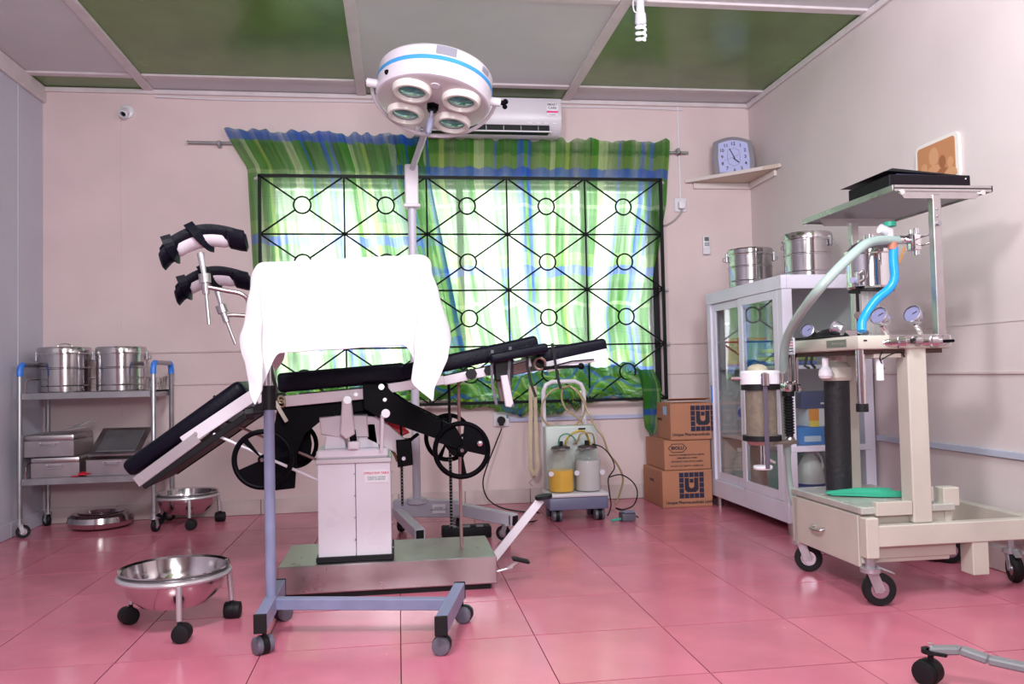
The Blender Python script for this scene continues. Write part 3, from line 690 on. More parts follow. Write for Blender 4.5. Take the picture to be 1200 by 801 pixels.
b = MB(); b.cyl((-.165, 3.095, .56), (-.17, 3.095, .60), .013, n=12); b.build('ram', BLACK, t)
MB().prism(U([(429, 487), (445, 488), (478, 517), (478, 531), (469, 532), (430, 514)], 3.16), 3.14, 3.17, .003).build('brace_plate', WPAINT, t)
MB().prism(U([(448, 487), (458, 488), (470, 497), (480, 507), (466, 513), (452, 502)], 3.2), 3.2, 3.26, .006).build('bladder', REDP, t)
b = MB(); b.tube([at(438, 520, Y=3.2), at(450, 521, Y=3.19), at(460, 528, Y=3.17), at(466, 540, Y=3.15)], .006, 8, smooth=5); b.build('hydraulic_hose', mat('brown_hose', (.22, .08, .03), .4), t)
# under-table castings
MB().prism(U([(326, 472), (345, 466), (432, 466), (432, 481), (402, 484), (378, 490), (356, 508), (348, 528), (345, 572), (318, 575), (301, 562), (313, 535), (320, 505)], 3.16), 3.16, 3.185, .003).build('leg_gear_casting', BLACK, t)
MB().prism(U([(326, 472), (345, 468), (432, 468), (432, 481), (402, 484), (378, 490), (362, 500), (365, 520), (363, 538), (350, 540), (335, 525), (320, 505)], 3.42), 3.42, 3.445, .003).build('leg_gear_casting', BLACK, t)
MB().prism(U([(425, 449), (452, 450), (461, 462), (481, 474), (518, 492), (528, 500), (535, 516), (530, 528), (512, 513), (470, 499), (452, 494), (439, 486), (426, 478)], 3.09), 3.085, 3.115, .003).build('back_gear_casting', BLACK, t)
MB().prism(U([(425, 449), (452, 450), (461, 462), (481, 474), (518, 492), (528, 500), (535, 516), (530, 528), (512, 513), (470, 499), (452, 494), (439, 486), (426, 478)], 3.12), 3.42, 3.45, .003).build('back_gear_casting', BLACK, t)
b = MB()
for x, y, r in ((447, 453, .011), (451, 468, .007), (452, 484, .016)): p = at(x, y, Y=3.08); b.cyl((p.x, 3.07, p.z), (p.x, 3.09, p.z), r, n=16)
b.build('pivot_bolt', ALU, t)
MB().cyl(at(448, 486, Y=3.08), at(447, 530, Y=3.10), .007, n=8).build('push_rod', PAINTB, t)
MB().box(-.25, -.09, 3.2, 3.40, .62, .70, .006).build('gearbox', BLACK, t)
def handwheel(x, y, z, r, ph=0.):
    wh = MB().torus((x, y, z), (0, 1, 0), r, .0095, 44, 10).build('handwheel', BLACK, t)
    sp = MB(); sp.cyl((x, y-.012, z), (x, y+.03, z), .016, n=14)
    for k in range(3):
        a = ph+2*PI*k/3; c, s = math.cos(a), math.sin(a)
        wd = .85 if k == 0 else .11
        poly_ = [(x, z)] + [(x+math.cos(a+q)*r*.985, z+math.sin(a+q)*r*.985) for q in (-wd, -wd*.75, -wd/2, -wd/4, 0, wd/4, wd/2, wd*.75, wd)]
        sp.prism(poly_, y-.005, y+.005)
    sp.build('spoke', BLACK, wh)
    MB().cyl((x, y-.02, z), (x, y-.010, z), .007, n=10).build('hub_nut', CHROME, wh)
    return wh
p = at(308, 538, Y=3.0); handwheel(p.x, 3.0, p.z, .097, -2.2+.3); hw = p
b = MB(); b.cyl((p.x, 3.0, p.z), (p.x, 3.17, p.z), .012, n=12); b.build('wheel_shaft', BLACKM, t)
p = at(345, 521, Y=3.50); handwheel(p.x, 3.50, p.z, .088, -1.4)
b = MB(); b.cyl((p.x, 3.43, p.z), (p.x, 3.50, p.z), .012, n=12); b.build('wheel_shaft', BLACKM, t)
p = at(541, 527, Y=3.0); handwheel(p.x, 3.0, p.z, .096, .6)
b = MB(); b.cyl((p.x, 3.0, p.z), (p.x, 3.10, p.z), .012, n=12)
q = at(562, 519, Y=2.985); b.cyl((q.x, 2.975, q.z), (q.x, 3.0, q.z), .008, n=10); b.build('wheel_shaft', BLACKM, t)
q = at(562, 519, Y=2.975); MB().ball((q.x, 2.968, q.z), .012).build('wheel_grip', CHROME, t)
MB().prism(U([(518, 492), (534, 500), (545, 520), (543, 535), (530, 533), (516, 516)], 3.06), 3.03, 3.09, .003).build('worm_housing', BLACK, t)
p = at(526, 513, Y=3.42); handwheel(p.x, 3.46, p.z, .092, 2.2)
# screws and rods
for a, b_, r, m_ in (((250, 508, 3.12), (372, 562, 3.12), .0055, PAINTB), ((262, 492, 3.3), (384, 544, 3.3), .005, RODP), ((296, 484, 3.2), (250, 464, 3.2), .005, BLACK)):
    MB().cyl(at(a[0], a[1], Y=a[2]), at(b_[0], b_[1], Y=b_[2]), r, n=8).build('screw_rod', m_, t)
pz = at(537, 640, Y=3.25); pt = at(537, 440, Y=3.25)
MB().cyl((pt.x, 3.25, .122), (pt.x, 3.25, pt.z), .0065, n=10).build('guide_rod', RODP, t)
p1_ = at(529, 606, Y=3.35); MB().cyl((p1_.x, 3.35, .17), (p1_.x, 3.35, .76), .006, n=8).build('threaded_rod', BLACKM, t)
b = MB()
for k in range(26): b.torus((p1_.x, 3.35, .19+.0125*k), (0, 0, 1), .0065, .0022, 8, 4)
b.build('thread', GALV, t)
x_ = at(471, 560, Y=3.2).x
MB().cyl((x_, 3.2, .30), (x_, 3.2, .62), .0045, n=8).build('threaded_rod', BLACKM, t)
b = MB()
for k in range(13): b.torus((x_, 3.2, .305+.0125*k), (0, 0, 1), .006, .0022, 8, 4)
b.build('thread', GALV, t)
MB().prism(U([(464, 515), (482, 514), (484, 544), (466, 547)], 3.14), 3.12, 3.20, .003).build('lock_block', BLACK, t)
MB().bar(at(480, 516, Y=3.14), at(490, 508, Y=3.12), .012, .012, .002).build('lock_lever', BLACK, t)
b = MB(); q = at(473, 537, Y=3.11); b.cyl((q.x, 3.105, q.z), (q.x, 3.125, q.z), .007, n=12); b.build('lock_screw', ALU, t)
# pedals
pe = at(634, 585, Y=3.36); b = MB(); b.bar((.362, 3.30, .055), pe, .010, .034, .002, up=(0, 1, 0)); b.build('pedal_arm', PAINTB, t)
b = MB(); b.cyl(pe+Vector((.012, .0, .004)), pe+Vector((.010, 0, .018)), .036, n=20); b.build('pedal_pad', RUBBER, t)
MB().cyl((.35, 3.14, .045), (.42, 3.14, .060), .005, n=8).build('pedal_arm', ALU, t)
MB().box(-.034, .034, -.02, .02, -.006, .006, .004, M=Matrix.Translation((.452, 3.14, .085)) @ Matrix.Rotation(.25, 4, 'Y')).build('pedal_pad', RUBBER, t)
MB().bar((.40, 3.14, .055), (.44, 3.14, .080), .012, .008).build('pedal_arm', ALU, t)
# frame rails (near and far) and cushions
def cushion(name, p0, p1, thick, m=VINYL, y0=TF-.01, y1=TB+.02, bev=.016):
    a = Vector(p0); c = Vector(p1); L_ = (c-a).length
    ang = math.atan2(c.z-a.z, c.x-a.x)
    M = Matrix.Translation((a.x, 0, a.z)) @ Matrix.Rotation(-ang, 4, 'Y')
    return MB().box(0, L_, y0, y1, 0, thick, bev, M=M, seg=3).build(name, m, t)
foot0, foot1 = at(153, 560, Y=3.12), at(291, 460, Y=3.12)
cushion('foot_cushion', (foot0.x, 0, foot0.z), (foot1.x, 0, foot1.z), .062, bev=.022)
seatL, seatR = at(326, 464, Y=3.12), at(470, 450, Y=3.12)
cushion('seat_cushion', (seatL.x+.0, 0, seatL.z+.012), (seatR.x+.02, 0, seatR.z+.010), .072)
backR = at(633, 412, Y=3.12); bl = at(470, 449, Y=3.12)
cushion('back_cushion', (bl.x-.004, 0, bl.z+.006), (backR.x, 0, backR.z+.004), .062)
h0, h1 = at(643, 427, Y=3.12), at(713, 414, Y=3.12)
cushion('head_cushion', (h0.x-.04, 0, h0.z-.002), (h1.x, 0, h1.z), .062)
def rail(name, a, b_, m, h, y, th=.012):
    pa, pb = at(*a, Y=y), at(*b_, Y=y)
    MB().bar((pa.x, y, pa.z), (pb.x, y, pb.z), th, h, .002).build(name, m, t)
for y in (3.105, 3.535):
    dy = 0 if y < 3.3 else 1
    def R_(nm, a, b_, m, h):
        pa, pb = at(*a, Y=3.105), at(*b_, Y=3.105)
        MB().bar((pa.x, y-(.0035 if nm == 'foot_plate' else 0), pa.z), (pb.x, y-(.0035 if nm == 'foot_plate' else 0), pb.z), .012, h, .002).build(nm, m, t)
    R_('foot_frame', (215, 518), (300, 461), PAINTB, .044)
    R_('foot_plate', (160, 565), (232, 512), ALU, .040)
    R_('foot_under_frame', (168, 570), (318, 467), BLACKM, .022)
    R_('side_rail', (334, 470), (427, 461), WPAINT, .040)
    R_('side_rail', (455, 455), (520, 445), PAINTB, .034)
    R_('side_rail', (520, 446), (622, 424), PAINTB, .034)
    R_('head_frame', (640, 430), (712, 414), PAINTB, .040)
b = MB()
for x, y in ((165, 561), (229, 508), (417, 462), (645, 429)): p = at(x, y, Y=3.095); MB().cyl((p.x, 3.093, p.z), (p.x, 3.101, p.z), .0075, n=14).build('frame_bolt', ALU, t)
for a, b_ in (((170, 572), (318, 470)), ((335, 476), (430, 466)), ((455, 460), (622, 430)), ((640, 434), (710, 418))):
    pa, pb = at(*a, Y=3.12), at(*b_, Y=3.12)
    MB().prism([(pa.x, pa.z), (pb.x, pb.z), (pb.x, pb.z+.026), (pa.x, pa.z+.026)], 3.14, 3.50).build('support_board', BLACKM, t)
# clamps at the foot hinge
b = MB(); p = at(330, 468, Y=3.09)
for dz in (0, -.014): b.torus((p.x, 3.085, p.z+dz), (.3, 1, .2), .013, .004, 14, 6)
b.build('clamp_ring', mat('brassy_metal', (.42, .33, .24), .35, .9), t)
MB().bar(at(322, 470, Y=3.085), at(336, 494, Y=3.075), .006, .014, .002, up=(0, 1, 0)).build('clamp_lever', CREAM, t)
MB().prism(U([(300, 465), (318, 455), (322, 462), (304, 474)], 3.11), 3.10, 3.15, .002).build('hinge_plate', PAINTB, t)
# knobs, arm board and straps
for x, y, r in ((552, 438, .021), (573, 434, .019)):
    p = at(x, y, Y=3.08); k = MB(); k.cyl((p.x, 3.06, p.z), (p.x, 3.085, p.z), r, n=8); k.cyl((p.x, 3.085, p.z), (p.x, 3.10, p.z), .007, n=8); k.build('clamp_knob', RUBBER, t)
cushion('arm_board_pad', at(573, 426, Y=3.05), at(640, 413, Y=3.05), .036, y0=2.98, y1=3.09, bev=.012)
MB().prism(U([(596, 428), (618, 422), (619, 436), (598, 440)], 3.07), 3.05, 3.09, .003).build('arm_board_clamp', mat('rusty_brown_metal', (.10, .05, .05), .5, .4), t)
MB().prism(U([(578, 424), (600, 420), (600, 442), (580, 446)], 3.08), 3.04, 3.10, .003).build('arm_board_clamp', BLACKM, t)
MB().prism(U([(586, 440), (594, 439), (601, 472), (598, 477), (592, 476)], 3.05), 3.03, 3.06, .003).build('arm_post', WPAINT, t)
MB().prism(U([(580, 440), (586, 440), (592, 470), (586, 470)], 3.09), 3.08, 3.10, .002).build('arm_post', mat('brown_metal', (.12, .07, .07), .5), t)
for pts in ([(577, 410), (576, 430), (577, 452), (582, 474)], [(598, 406), (597, 425), (596, 440), (599, 470), (602, 476)], [(618, 404), (618, 428), (622, 448), (628, 465)], [(647, 402), (650, 420), (653, 440), (657, 455)]):
    P = [at(x, y, Y=3.035) for x, y in pts]
    b = MB()
    for i in range(len(P)-1): b.bar(P[i], P[i+1], .003, .010, up=(0, 1, 0))
    b.build('strap', PURP if pts[0][0] in (577, 598) else BLACKM, t)
b = MB(); b.tube([at(578, 421, Y=3.03), at(600, 417, Y=3.03), at(611, 415, Y=3.03), at(611, 410, Y=3.03)], .0028, 6); b.build('buckle_wire', GALV, t)
b = MB(); p = at(632, 426, Y=3.09); b.torus((p.x, 3.08, p.z), (0, 1, 0), .022, .005, 16, 6); b.build('hinge_ring', mat('bronze_metal', (.36, .25, .22), .35, .8), t)
b = MB(); b.bar(at(636, 431, Y=3.08), at(680, 429, Y=3.06), .010, .012, .002); b.ball(at(681, 429, Y=3.06), .013, .008, .013); b.build('head_lever', BLACK, t)
b = MB(); b.tube([at(640, 431, Y=3.09), at(670, 423, Y=3.09), at(696, 421, Y=3.09)], .003, 6); b.build('release_rod', BLACK, t)
# leg holders
def gutter(name, A_, B_, width, dirw, parent, m, thick=.010, arch=.02, wrap=1.1, n=14):
    # curved trough from A_ to B_, cross-section arcs around the long axis; opening faces up
    A_ = Vector(A_); B_ = Vector(B_); ax = (B_-A_); L_ = ax.length; ax.normalize(); sd = Vector(dirw); sd = (sd-ax*sd.dot(ax)).normalized(); up = sd.cross(ax)
    if up.z < 0: up = -up
    rr = []
    for i in range(n+1):
        f = i/n; c = A_+ax*L_*f+up*arch*math.sin(PI*f)*4*.25
        W = width*(.72+.28*math.sin(PI*min(1, max(0, f))))
        pr = []
        for s_, rad in ((1, W), (-1, W-thick)):
            ks = range(0, 11) if s_ == 1 else range(10, -1, -1)
            for k in ks:
                a = -wrap+2*wrap*k/10
                pr.append(c+sd*math.sin(a)*rad+up*(-math.cos(a)*rad+W*.55))
        rr.append(pr)
    return MB().rings(rr).build(name, m, parent)
def leg_holder(L0, R0, Y, stem0, clamp, rodb, armpts, cl):
    A_, B_ = at(*L0, Y=Y-.01), at(*R0, Y=Y+.02)
    ax = (B_-A_).normalized(); sd = Vector((.1, 1, .1)); sd = (sd-ax*sd.dot(ax)).normalized(); up = sd.cross(ax)
    if up.z < 0: up = -up
    L_ = (B_-A_).length
    def cen(f):  # the trough bows upward and droops at both ends
        return A_+ax*L_*f+up*(.034*math.sin(PI*min(1, max(0, f)))-.55*max(0, -f)*L_*1.5-.30*max(0, f-1)*L_)
    def shell(name, m, parent, f0, f1, rad, th, wrap, lift, n=22, flare=0.):
        R = []
        for i in range(n+1):
            f = f0+(f1-f0)*i/n; c = cen(f); en = min(1, .72+2.2*min(i, n-i)/n); W = rad*en; pr = []
            for s_, q in ((1, W), (-1, W-th)):
                for k in (range(0, 13) if s_ == 1 else range(12, -1, -1)):
                    a = -wrap+2*wrap*k/12
                    pr.append(c+sd*math.sin(a)*q+up*(-math.cos(a)*q+rad*.75+lift))
            R.append(pr)
        return MB().rings(R).build(name, m, parent)
    sh = shell('leg_holder', PAINTB, t, .06, .90, .050, .004, 1.45, 0)
    shell('pad', VINYL, sh, -.10, 1.10, .056, .020, 1.75, .012)
    shell('end_pad', VINYL, sh, -.13, .10, .060, .022, 1.6, .000)
    shell('end_pad', VINYL, sh, .82, 1.12, .060, .022, 1.6, .002)
    s0, c0, e0 = at(*stem0, Y=Y), at(*clamp, Y=Y), at(*rodb, Y=Y)
    MB().cyl(s0+Vector((0, 0, .02)), c0, .014, .007, n=12).build('stem', ALU, sh)
    d = (e0-c0).normalized()
    MB().cyl(c0-d*.016, c0+d*.016, .021, n=12).build('clamp_nut', STEELB, sh)
    MB().cyl(c0+d*.016, c0+d*.056, .013, n=12).build('clamp_socket', STEELB, sh)
    MB().cyl(c0+d*.05, e0, .0065, n=10).build('adjusting_rod', STEELB, sh)
    MB().tube([c0+d*.03]+[at(x, y, Y=yy) for x, y, yy in armpts], .008, 10, smooth=6).build('support_arm', STEELB, sh)
    for f_, tw in ((.02, .10), (.36, .26)):
        b = MB(); P = []
        for k in range(10):
            a = -2.0+2.05*k/9
            q = .0645
            P.append(cen(f_+tw*k/9)+sd*math.sin(a)*q+up*(-math.cos(a)*q+.050*.75+.012))
        for k in range(9):
            b.bar(P[k], P[k+1]+(P[k+1]-P[k])*.15, .005, .034, up=((P[k]-cen(f_)).normalized()))
        b.build('strap', VINYL, sh)
    return sh
leg_holder((200, 304), (282, 290), 3.05, (235, 303), (240, 326), (245, 380), [(262, 340, 3.05), (284, 345, 3.05), (292, 358, 3.06), (297, 400, 3.08), (304, 440, 3.10), (318, 466, 3.10)], VINYL)
leg_holder((216, 347), (287, 336), 3.42, (254, 342), (260, 362), (276, 403), [(275, 369, 3.43), (300, 372, 3.44), (312, 382, 3.47), (318, 430, 3.5), (326, 464, 3.53)], VINYL)
# ================================================================ GLASS CABINET
t = thing('glass_cabinet', (2.04, 4.18, 0), 'white aluminium cabinet with sliding glass doors against the right wall', 'cabinet')
cx0, cx1, cy0, cy1, cz0, cz1 = 1.815, 2.265, 3.70, 4.66, .060, 1.235
W_ = .05
for x in (cx0, cx1-W_):
    for y in (cy0, cy1-W_): MB().box(x, x+W_, y, y+W_, cz0+.096, cz1-.066).build('corner_post', CABW, t)
for z, hh in ((cz1-.065, .065), (cz0, .095)):
    for bb in ((cx0-.004, cx0+.024, cy0-.004, cy1), (cx0+.025, cx1, cy0-.004, cy0+.022), (cx0+.025, cx1, cy1-.022, cy1)): MB().box(*bb, z, z+hh, .002).build('edge_frame', CABW, t)
MB().box(cx0, cx1, cy0, cy1, cz1-.008, cz1+.002, .002).build('top_board', CABW, t)
MB().box(cx0+.01, cx1, cy0+.01, cy1-.01, cz0+.03, cz0+.045).build('bottom_board', CABIN, t)
MB().box(cx1-.010, cx1-.004, cy0+.02, cy1-.02, cz0+.04, cz1-.01).build('back_panel', CABIN, t)
MB().box(cx0+.02, cx1-.02, cy1-.016, cy1-.010, cz0+.05, cz1-.02).build('end_panel', CABIN, t)
SH = (.415, .80)
for z in SH: MB().box(cx0+.045, cx1-.012, cy0+.018, cy1-.018, z-.014, z+.004, .002).build('shelf', CABW, t)
for z in SH[:1]: MB().box(cx0+.028, cx1-.02, cy0-.003, cy0+.02, z-.022, z+.006, .002).build('shelf_edge', CABW, t)
MB().box(cx0+.02, cx1-.02, cy0+.004, cy0+.007, .16, cz1-.06).build('side_pane', GLASS, t)
for ya, yb, xo, lb in ((4.17, 4.615, .014, 'far'), (3.75, 4.215, .0, 'near')):
    d = MB(); z0, z1 = .157, 1.168; x0 = cx0+xo-.001
    d.box(x0, x0+.012, ya, ya+.050, z0, z1, .002); d.box(x0, x0+.012, yb-.050, yb, z0, z1, .002)
    d.box(x0, x0+.0118, ya+.0502, yb-.0502, z0, z0+.045); d.box(x0, x0+.0118, ya+.0502, yb-.0502, z1-.040, z1)
    do = d.build('sliding_door', CABW, t)
    MB().box(x0+.004, x0+.007, ya+.034, yb-.034, z0+.034, z1-.034).build('glass_pane', GLASS, do)
MB().box(cx0-.003, cx0, 4.61, 4.625, .60, .70, .001).build('door_pull', BLUEPL, t)
for x in (cx0+.03, cx1-.04):
    for y in (cy0+.03, cy1-.04): MB().cyl((x, y, 0), (x, y, cz0), .020, n=16).build('foot', STEELB, t)
# contents
def bottle(name, loc, r, h, m, label, cat='bottle', neck=.35, capm=None, lab=None, z0l=.3, z1l=.5):
    t = thing(name, loc, label, cat); x, y, z = loc
    MB().lathe([(.001, 0), (r*.9, 0), (r, .01), (r, h*.62), (r*.92, h*.70), (r*neck, h*.88), (r*neck, h*.93)], loc, n=26).build('body', m, t)
    MB().cyl((x, y, z+h*.92), (x, y, z+h), r*neck*1.15, n=14).build('cap', capm or WPLAST, t)
    if lab:
        o = MB().lathe([(r+.001, h*z0l), (r+.002, h*z0l), (r+.002, h*z1l), (r+.001, h*z1l)], loc, n=26).build('label_band', lab, t)
    return t
t = bottle('water_bottle', (1.905, 4.37, .420), .046, .31, JARG, 'clear plastic water bottle with blue round label behind the far glass door', capm=WPLAST, lab=mat('pale_label', (.55, .6, .8), .4), z0l=.30, z1l=.56)
MB().cyl(Vector((1.905, 4.37, .55))+Vector((-.0480*.6, -.0480*.8, 0)), Vector((1.905, 4.37, .55))+Vector((-.051*.6, -.051*.8, 0)), .028, n=20).build('round_label', mat('label_blue', (.05, .12, .6), .4), t)
bottle('plastic_bottle', (1.91, 4.46, .107), .045, .24, GLASSF, 'cloudy plastic bottle standing low in the cabinet behind the far door')
t = thing('red_file_box', (1.93, 4.43, .805), 'bright red file box on the top cabinet shelf behind the far glass door', 'box')
MB().box(1.866, 2.04, 4.345, 4.52, .805, .965, .004).build('body', REDP, t)
MB().box(1.8645, 1.867, 4.37, 4.44, .84, .93).build('paper_patch', mat('red_patch', (.45, .02, .05), .4), t)
t = thing('blue_file_box', (1.93, 4.31, .805), 'narrow blue folder beside the red file box on the top cabinet shelf', 'folder')
MB().box(1.866, 2.04, 4.285, 4.338, .805, .945, .003).build('cover', mat('folder_blue', (.04, .2, .65), .4), t)
MB().box(1.8635, 1.867, 4.29, 4.333, .83, .92).build('spine_label', PAPER, t)
t = thing('blue_carton', (2.0, 3.82, .42), 'flat blue and white carton lying lowest of the cartons on the middle cabinet shelf', 'carton')
MB().box(1.90, 2.04, 3.76, 3.88, .42, .505, .002).build('carton_body', mat('carton_blue', (.05, .22, .62), .4), t)
MB().box(1.935, 2.02, 3.758, 3.761, .435, .462).build('print_panel', mat('carton_pale', (.55, .6, .75), .4), t)
t = thing('orange_and_white_carton', (2.0, 3.82, .506), 'white carton with orange and yellow end on the middle cabinet shelf', 'carton')
MB().box(1.965, 2.10, 3.76, 3.87, .506, .592, .002).build('carton_body', PAPER, t)
MB().box(1.964, 2.012, 3.757, 3.761, .535, .592).build('orange_print', mat('carton_orange', (.80, .28, .03), .4), t)
MB().box(1.964, 2.012, 3.7565, 3.7600, .506, .535).build('yellow_print', mat('carton_yellow', (.80, .60, .08), .4), t)
t = thing('navy_carton', (2.02, 3.84, .593), 'long navy blue carton topmost on the middle cabinet shelf', 'carton')
MB().box(1.93, 2.17, 3.77, 3.90, .593, .675, .002).build('carton_body', mat('carton_navy', (.03, .05, .16), .4), t)
MB().box(2.03, 2.14, 3.768, 3.771, .613, .622).build('print_line', PAPER, t)
t = thing('magenta_carton', (2.09, 3.82, .42), 'small white and dark red carton at the right of the middle cabinet shelf', 'carton')
MB().box(2.05, 2.13, 3.76, 3.88, .42, .505, .002).build('carton_body', mat('carton_wine', (.25, .04, .12), .4), t)
MB().box(2.05, 2.085, 3.758, 3.761, .44, .50).build('print_panel', PAPER, t)
# jug
JM = mat('translucent_jug', (.74, .72, .72), .35)
t = thing('chemical_jug', (1.985, 3.81, .106), 'large white plastic jug with blue label on the cabinet floor by the near side pane', 'jug')
MB().lathe([(.001, 0), (.060, 0), (.066, .012), (.066, .16), (.058, .20), (.034, .25), (.018, .268), (.018, .285)], (1.985, 3.81, .106), n=30).build('body', JM, t)
MB().cyl((1.985, 3.81, .388), (1.985, 3.81, .415), .021, n=16).build('cap', WPLAST, t)
MB().tube([(2.0, 3.80, .385), (2.035, 3.80, .36), (2.045, 3.80, .31), (2.040, 3.80, .29)], .007, 8, smooth=4).build('handle', JM, t)
MB().lathe([(.0668, .045), (.0675, .045), (.0675, .135), (.0668, .135)], (1.985, 3.81, .106), n=30).build('label_band', PAPER, t)
MB().lathe([(.0676, .105), (.0682, .105), (.0682, .126), (.0676, .126)], (1.985, 3.81, .106), n=30).build('blue_band', mat('label_navy', (.06, .08, .3), .4), t)
t = thing('teal_bin', (1.945, 4.00, .106), 'dark teal plastic container low in the cabinet behind the near door', 'container')
MB().lathe([(.001, 0), (.075, 0), (.092, .25), (.097, .255), (.090, .250), (.074, .01)], (1.945, 4.00, .106), n=30).build('tub', TEALP, t)
MB().torus((1.945, 4.00, .36), (0, 0, 1), .094, .005, 30, 6).build('rim', TEALP, t)
t = thing('folded_linen', (2.02, 3.98, .805), 'crumpled blue and lime cloth on the top cabinet shelf behind the near door', 'cloth')
for k in range(4): MB().box(1.872+.01*k, 2.10, 3.92+.01*k, 4.18-.012*k, .806+.022*k, .826+.022*k, .009, seg=2).build('fold', [mat('linen_blue', (.1, .2, .6), .8), mat('linen_lime', (.35, .5, .1), .8)][k % 2], t)
bottle('brown_bottle', (1.91, 4.14, .42), .035, .17, mat('brown_glass', (.30, .12, .04), .1), 'small brown bottle on the middle cabinet shelf where the doors overlap')
# drums above
drum((1.945, 4.33, 1.238), .118, .215, 'steel sterilising drum standing far left on top of the glass cabinet', PI*.9, rod=False)
drum((2.075, 3.93, 1.238), .115, .235, 'steel sterilising drum on the near half of the cabinet top, close to the right wall', 2.2, rod=False)

# ================================================================ CARDBOARD BOXES
def carton(x0, x1, y0, y1, z0, z1, label):
    t = thing('cardboard_box', ((x0+x1)/2, (y0+y1)/2, z0), label, 'cardboard box')
    MB().box(x0, x1, y0, y1, z0, z1-.003, .003).build('body', CARD, t)
    ym = (y0+y1)/2
    for a, b_ in ((y0, ym-.0015), (ym+.0015, y1)): MB().box(x0+.001, x1-.001, a+.001, b_, z1-.004, z1-.001, .001).build('flap', CARD, t)
    return t
def ulogo(t, xc, zc, s, y):
    for i in range(5):
        for j in range(5):
            if (1 <= i <= 3 and 1 <= j <= 3) : continue
            MB().box(xc+(i-2)*s*1.12-s/2, xc+(i-2)*s*1.12+s/2, y-.0012, y, zc+(j-2)*s*1.12-s/2, zc+(j-2)*s*1.12+s/2).build('logo_square', INKB, t)
    P = [(-1.45, 1.5), (-.55, 1.5), (-.55, -.1)]+[(-.55*math.cos(a), -.1-.5*math.sin(a)) for a in [PI*k/8 for k in range(1, 8)]]+[(.55, -.1), (.55, 1.5), (1.45, 1.5), (1.45, -.9), (.9, -1.4), (-.9, -1.4), (-1.45, -.9)]
    MB().prism([(xc+px_*s*1.05, zc+pz_*s*1.05) for px_, pz_ in P], y-.0012, y).build('logo_letter', INK, t)
    MB().box(xc-s*.42, xc+s*.42, y-.0012, y, zc+s*.55, zc+s*1.4).build('logo_square', INKB, t)
BY = 4.62
t = carton(1.500, 1.800, BY, BY+.37, 0, .213, 'lowest of three stacked cardboard boxes, dark U emblem on its front')
ulogo(t, 1.675, .125, .027, BY); text('Unique Pharmaceuticals Limited', .0235, INK, t, (1.520, BY-.001, .028), (1, 0, 0), (0, 0, 1), align='LEFT', bold=.0006)
text('THIS SIDE', .02, INK, t, (1.499, BY+.2, .14), (0, -1, 0), (0, 0, 1), bold=.0005)
t = carton(1.520, 1.800, BY+.01, BY+.37, .214, .386, 'middle cardboard box of the stack, printed with a hexagon emblem')
hx = [(1.600+.048*a, .340+.024*b_) for a, b_ in ((-1.15, 0), (-.65, 1), (.65, 1), (1.15, 0), (.65, -1), (-.65, -1))]
b = MB()
for k in range(6): b.bar((hx[k][0], BY+.0095, hx[k][1]), (hx[(k+1) % 6][0], BY+.0095, hx[(k+1) % 6][1]), .001, .004, up=(0, 1, 0))
b.build('hexagon_outline', INK, t)
text('BIOLU', .026, INK, t, (1.600, BY+.009, .340), (1, 0, 0), (0, 0, 1), bold=.001, sx=1.05)
for z, s_ in ((.300, 'PRODUCTS PHARMACEUTICALS LIMITED'), (.282, 'ITEMS MEDICAL STORES'), (.262, 'NETWEIGHT, OGUN STATE, NIGERIA'), (.236, 'DO NOT CUT DIRECTLY UNDER FLAP')):
    text(s_, .0115, INK, t, (1.655, BY+.009, z), (1, 0, 0), (0, 0, 1), bold=.0003)
t = carton(1.560, 1.808, BY, BY+.255, .387, .600, 'topmost cardboard box of the stack, flaps lifted, dark U emblem on its front')
ulogo(t, 1.755, .510, .027, BY); text('Unique Pharmaceuticals', .0235, INK, t, (1.568, BY-.001, .418), (1, 0, 0), (0, 0, 1), align='LEFT', bold=.0006)
text('THIS SIDE', .02, INK, t, (1.559, BY+.2, .50), (0, -1, 0), (0, 0, 1), bold=.0005)
MB().box(-.12, .12, -.085, 0, 0, .003, M=Matrix.Translation((1.685, BY+.09, .612)) @ Matrix.Rotation(-.16, 4, 'X')).build('lifted_flap', CARD, t)
MB().box(-.002, .0, -.03, .03, 0, .05, M=Matrix.Translation((1.5595, BY+.10, .53))).build('sticker', mat('pale_blue_sticker', (.35, .5, .75), .5), t)

# ================================================================ SUCTION MACHINE
t = thing('suction_machine', (.945, 4.40, 0), 'white wheeled suction machine with two glass jars, one filled with yellow liquid', 'suction machine')
MB().box(.785, 1.105, 4.33, 4.56, .062, .128, .008, seg=2).build('base', mat('slate_blue_plastic', (.17, .18, .30), .4), t)
MB().box(.780, 1.110, 4.325, 4.565, .128, .150, .010, seg=2).build('base_tray', WPLAST, t)
MB().box(.795, 1.090, 4.47, 4.56, .150, .500, .014, seg=2).build('housing', mat('pale_mint_plastic', (.50, .56, .54), .35), t)
MB().tube([(.805, 4.555, .16), (.805, 4.555, .69), (.82, 4.555, .725), (.855, 4.555, .742), (.985, 4.555, .742), (1.02, 4.555, .725), (1.035, 4.555, .69), (1.035, 4.555, .16)], .0125, 10).build('push_handle', PAINTB, t)
for x in (.83, 1.06):
    for y in (4.355, 4.53): twin_caster(t, x, y, .030, .07, PI/2, wm=GREYP)
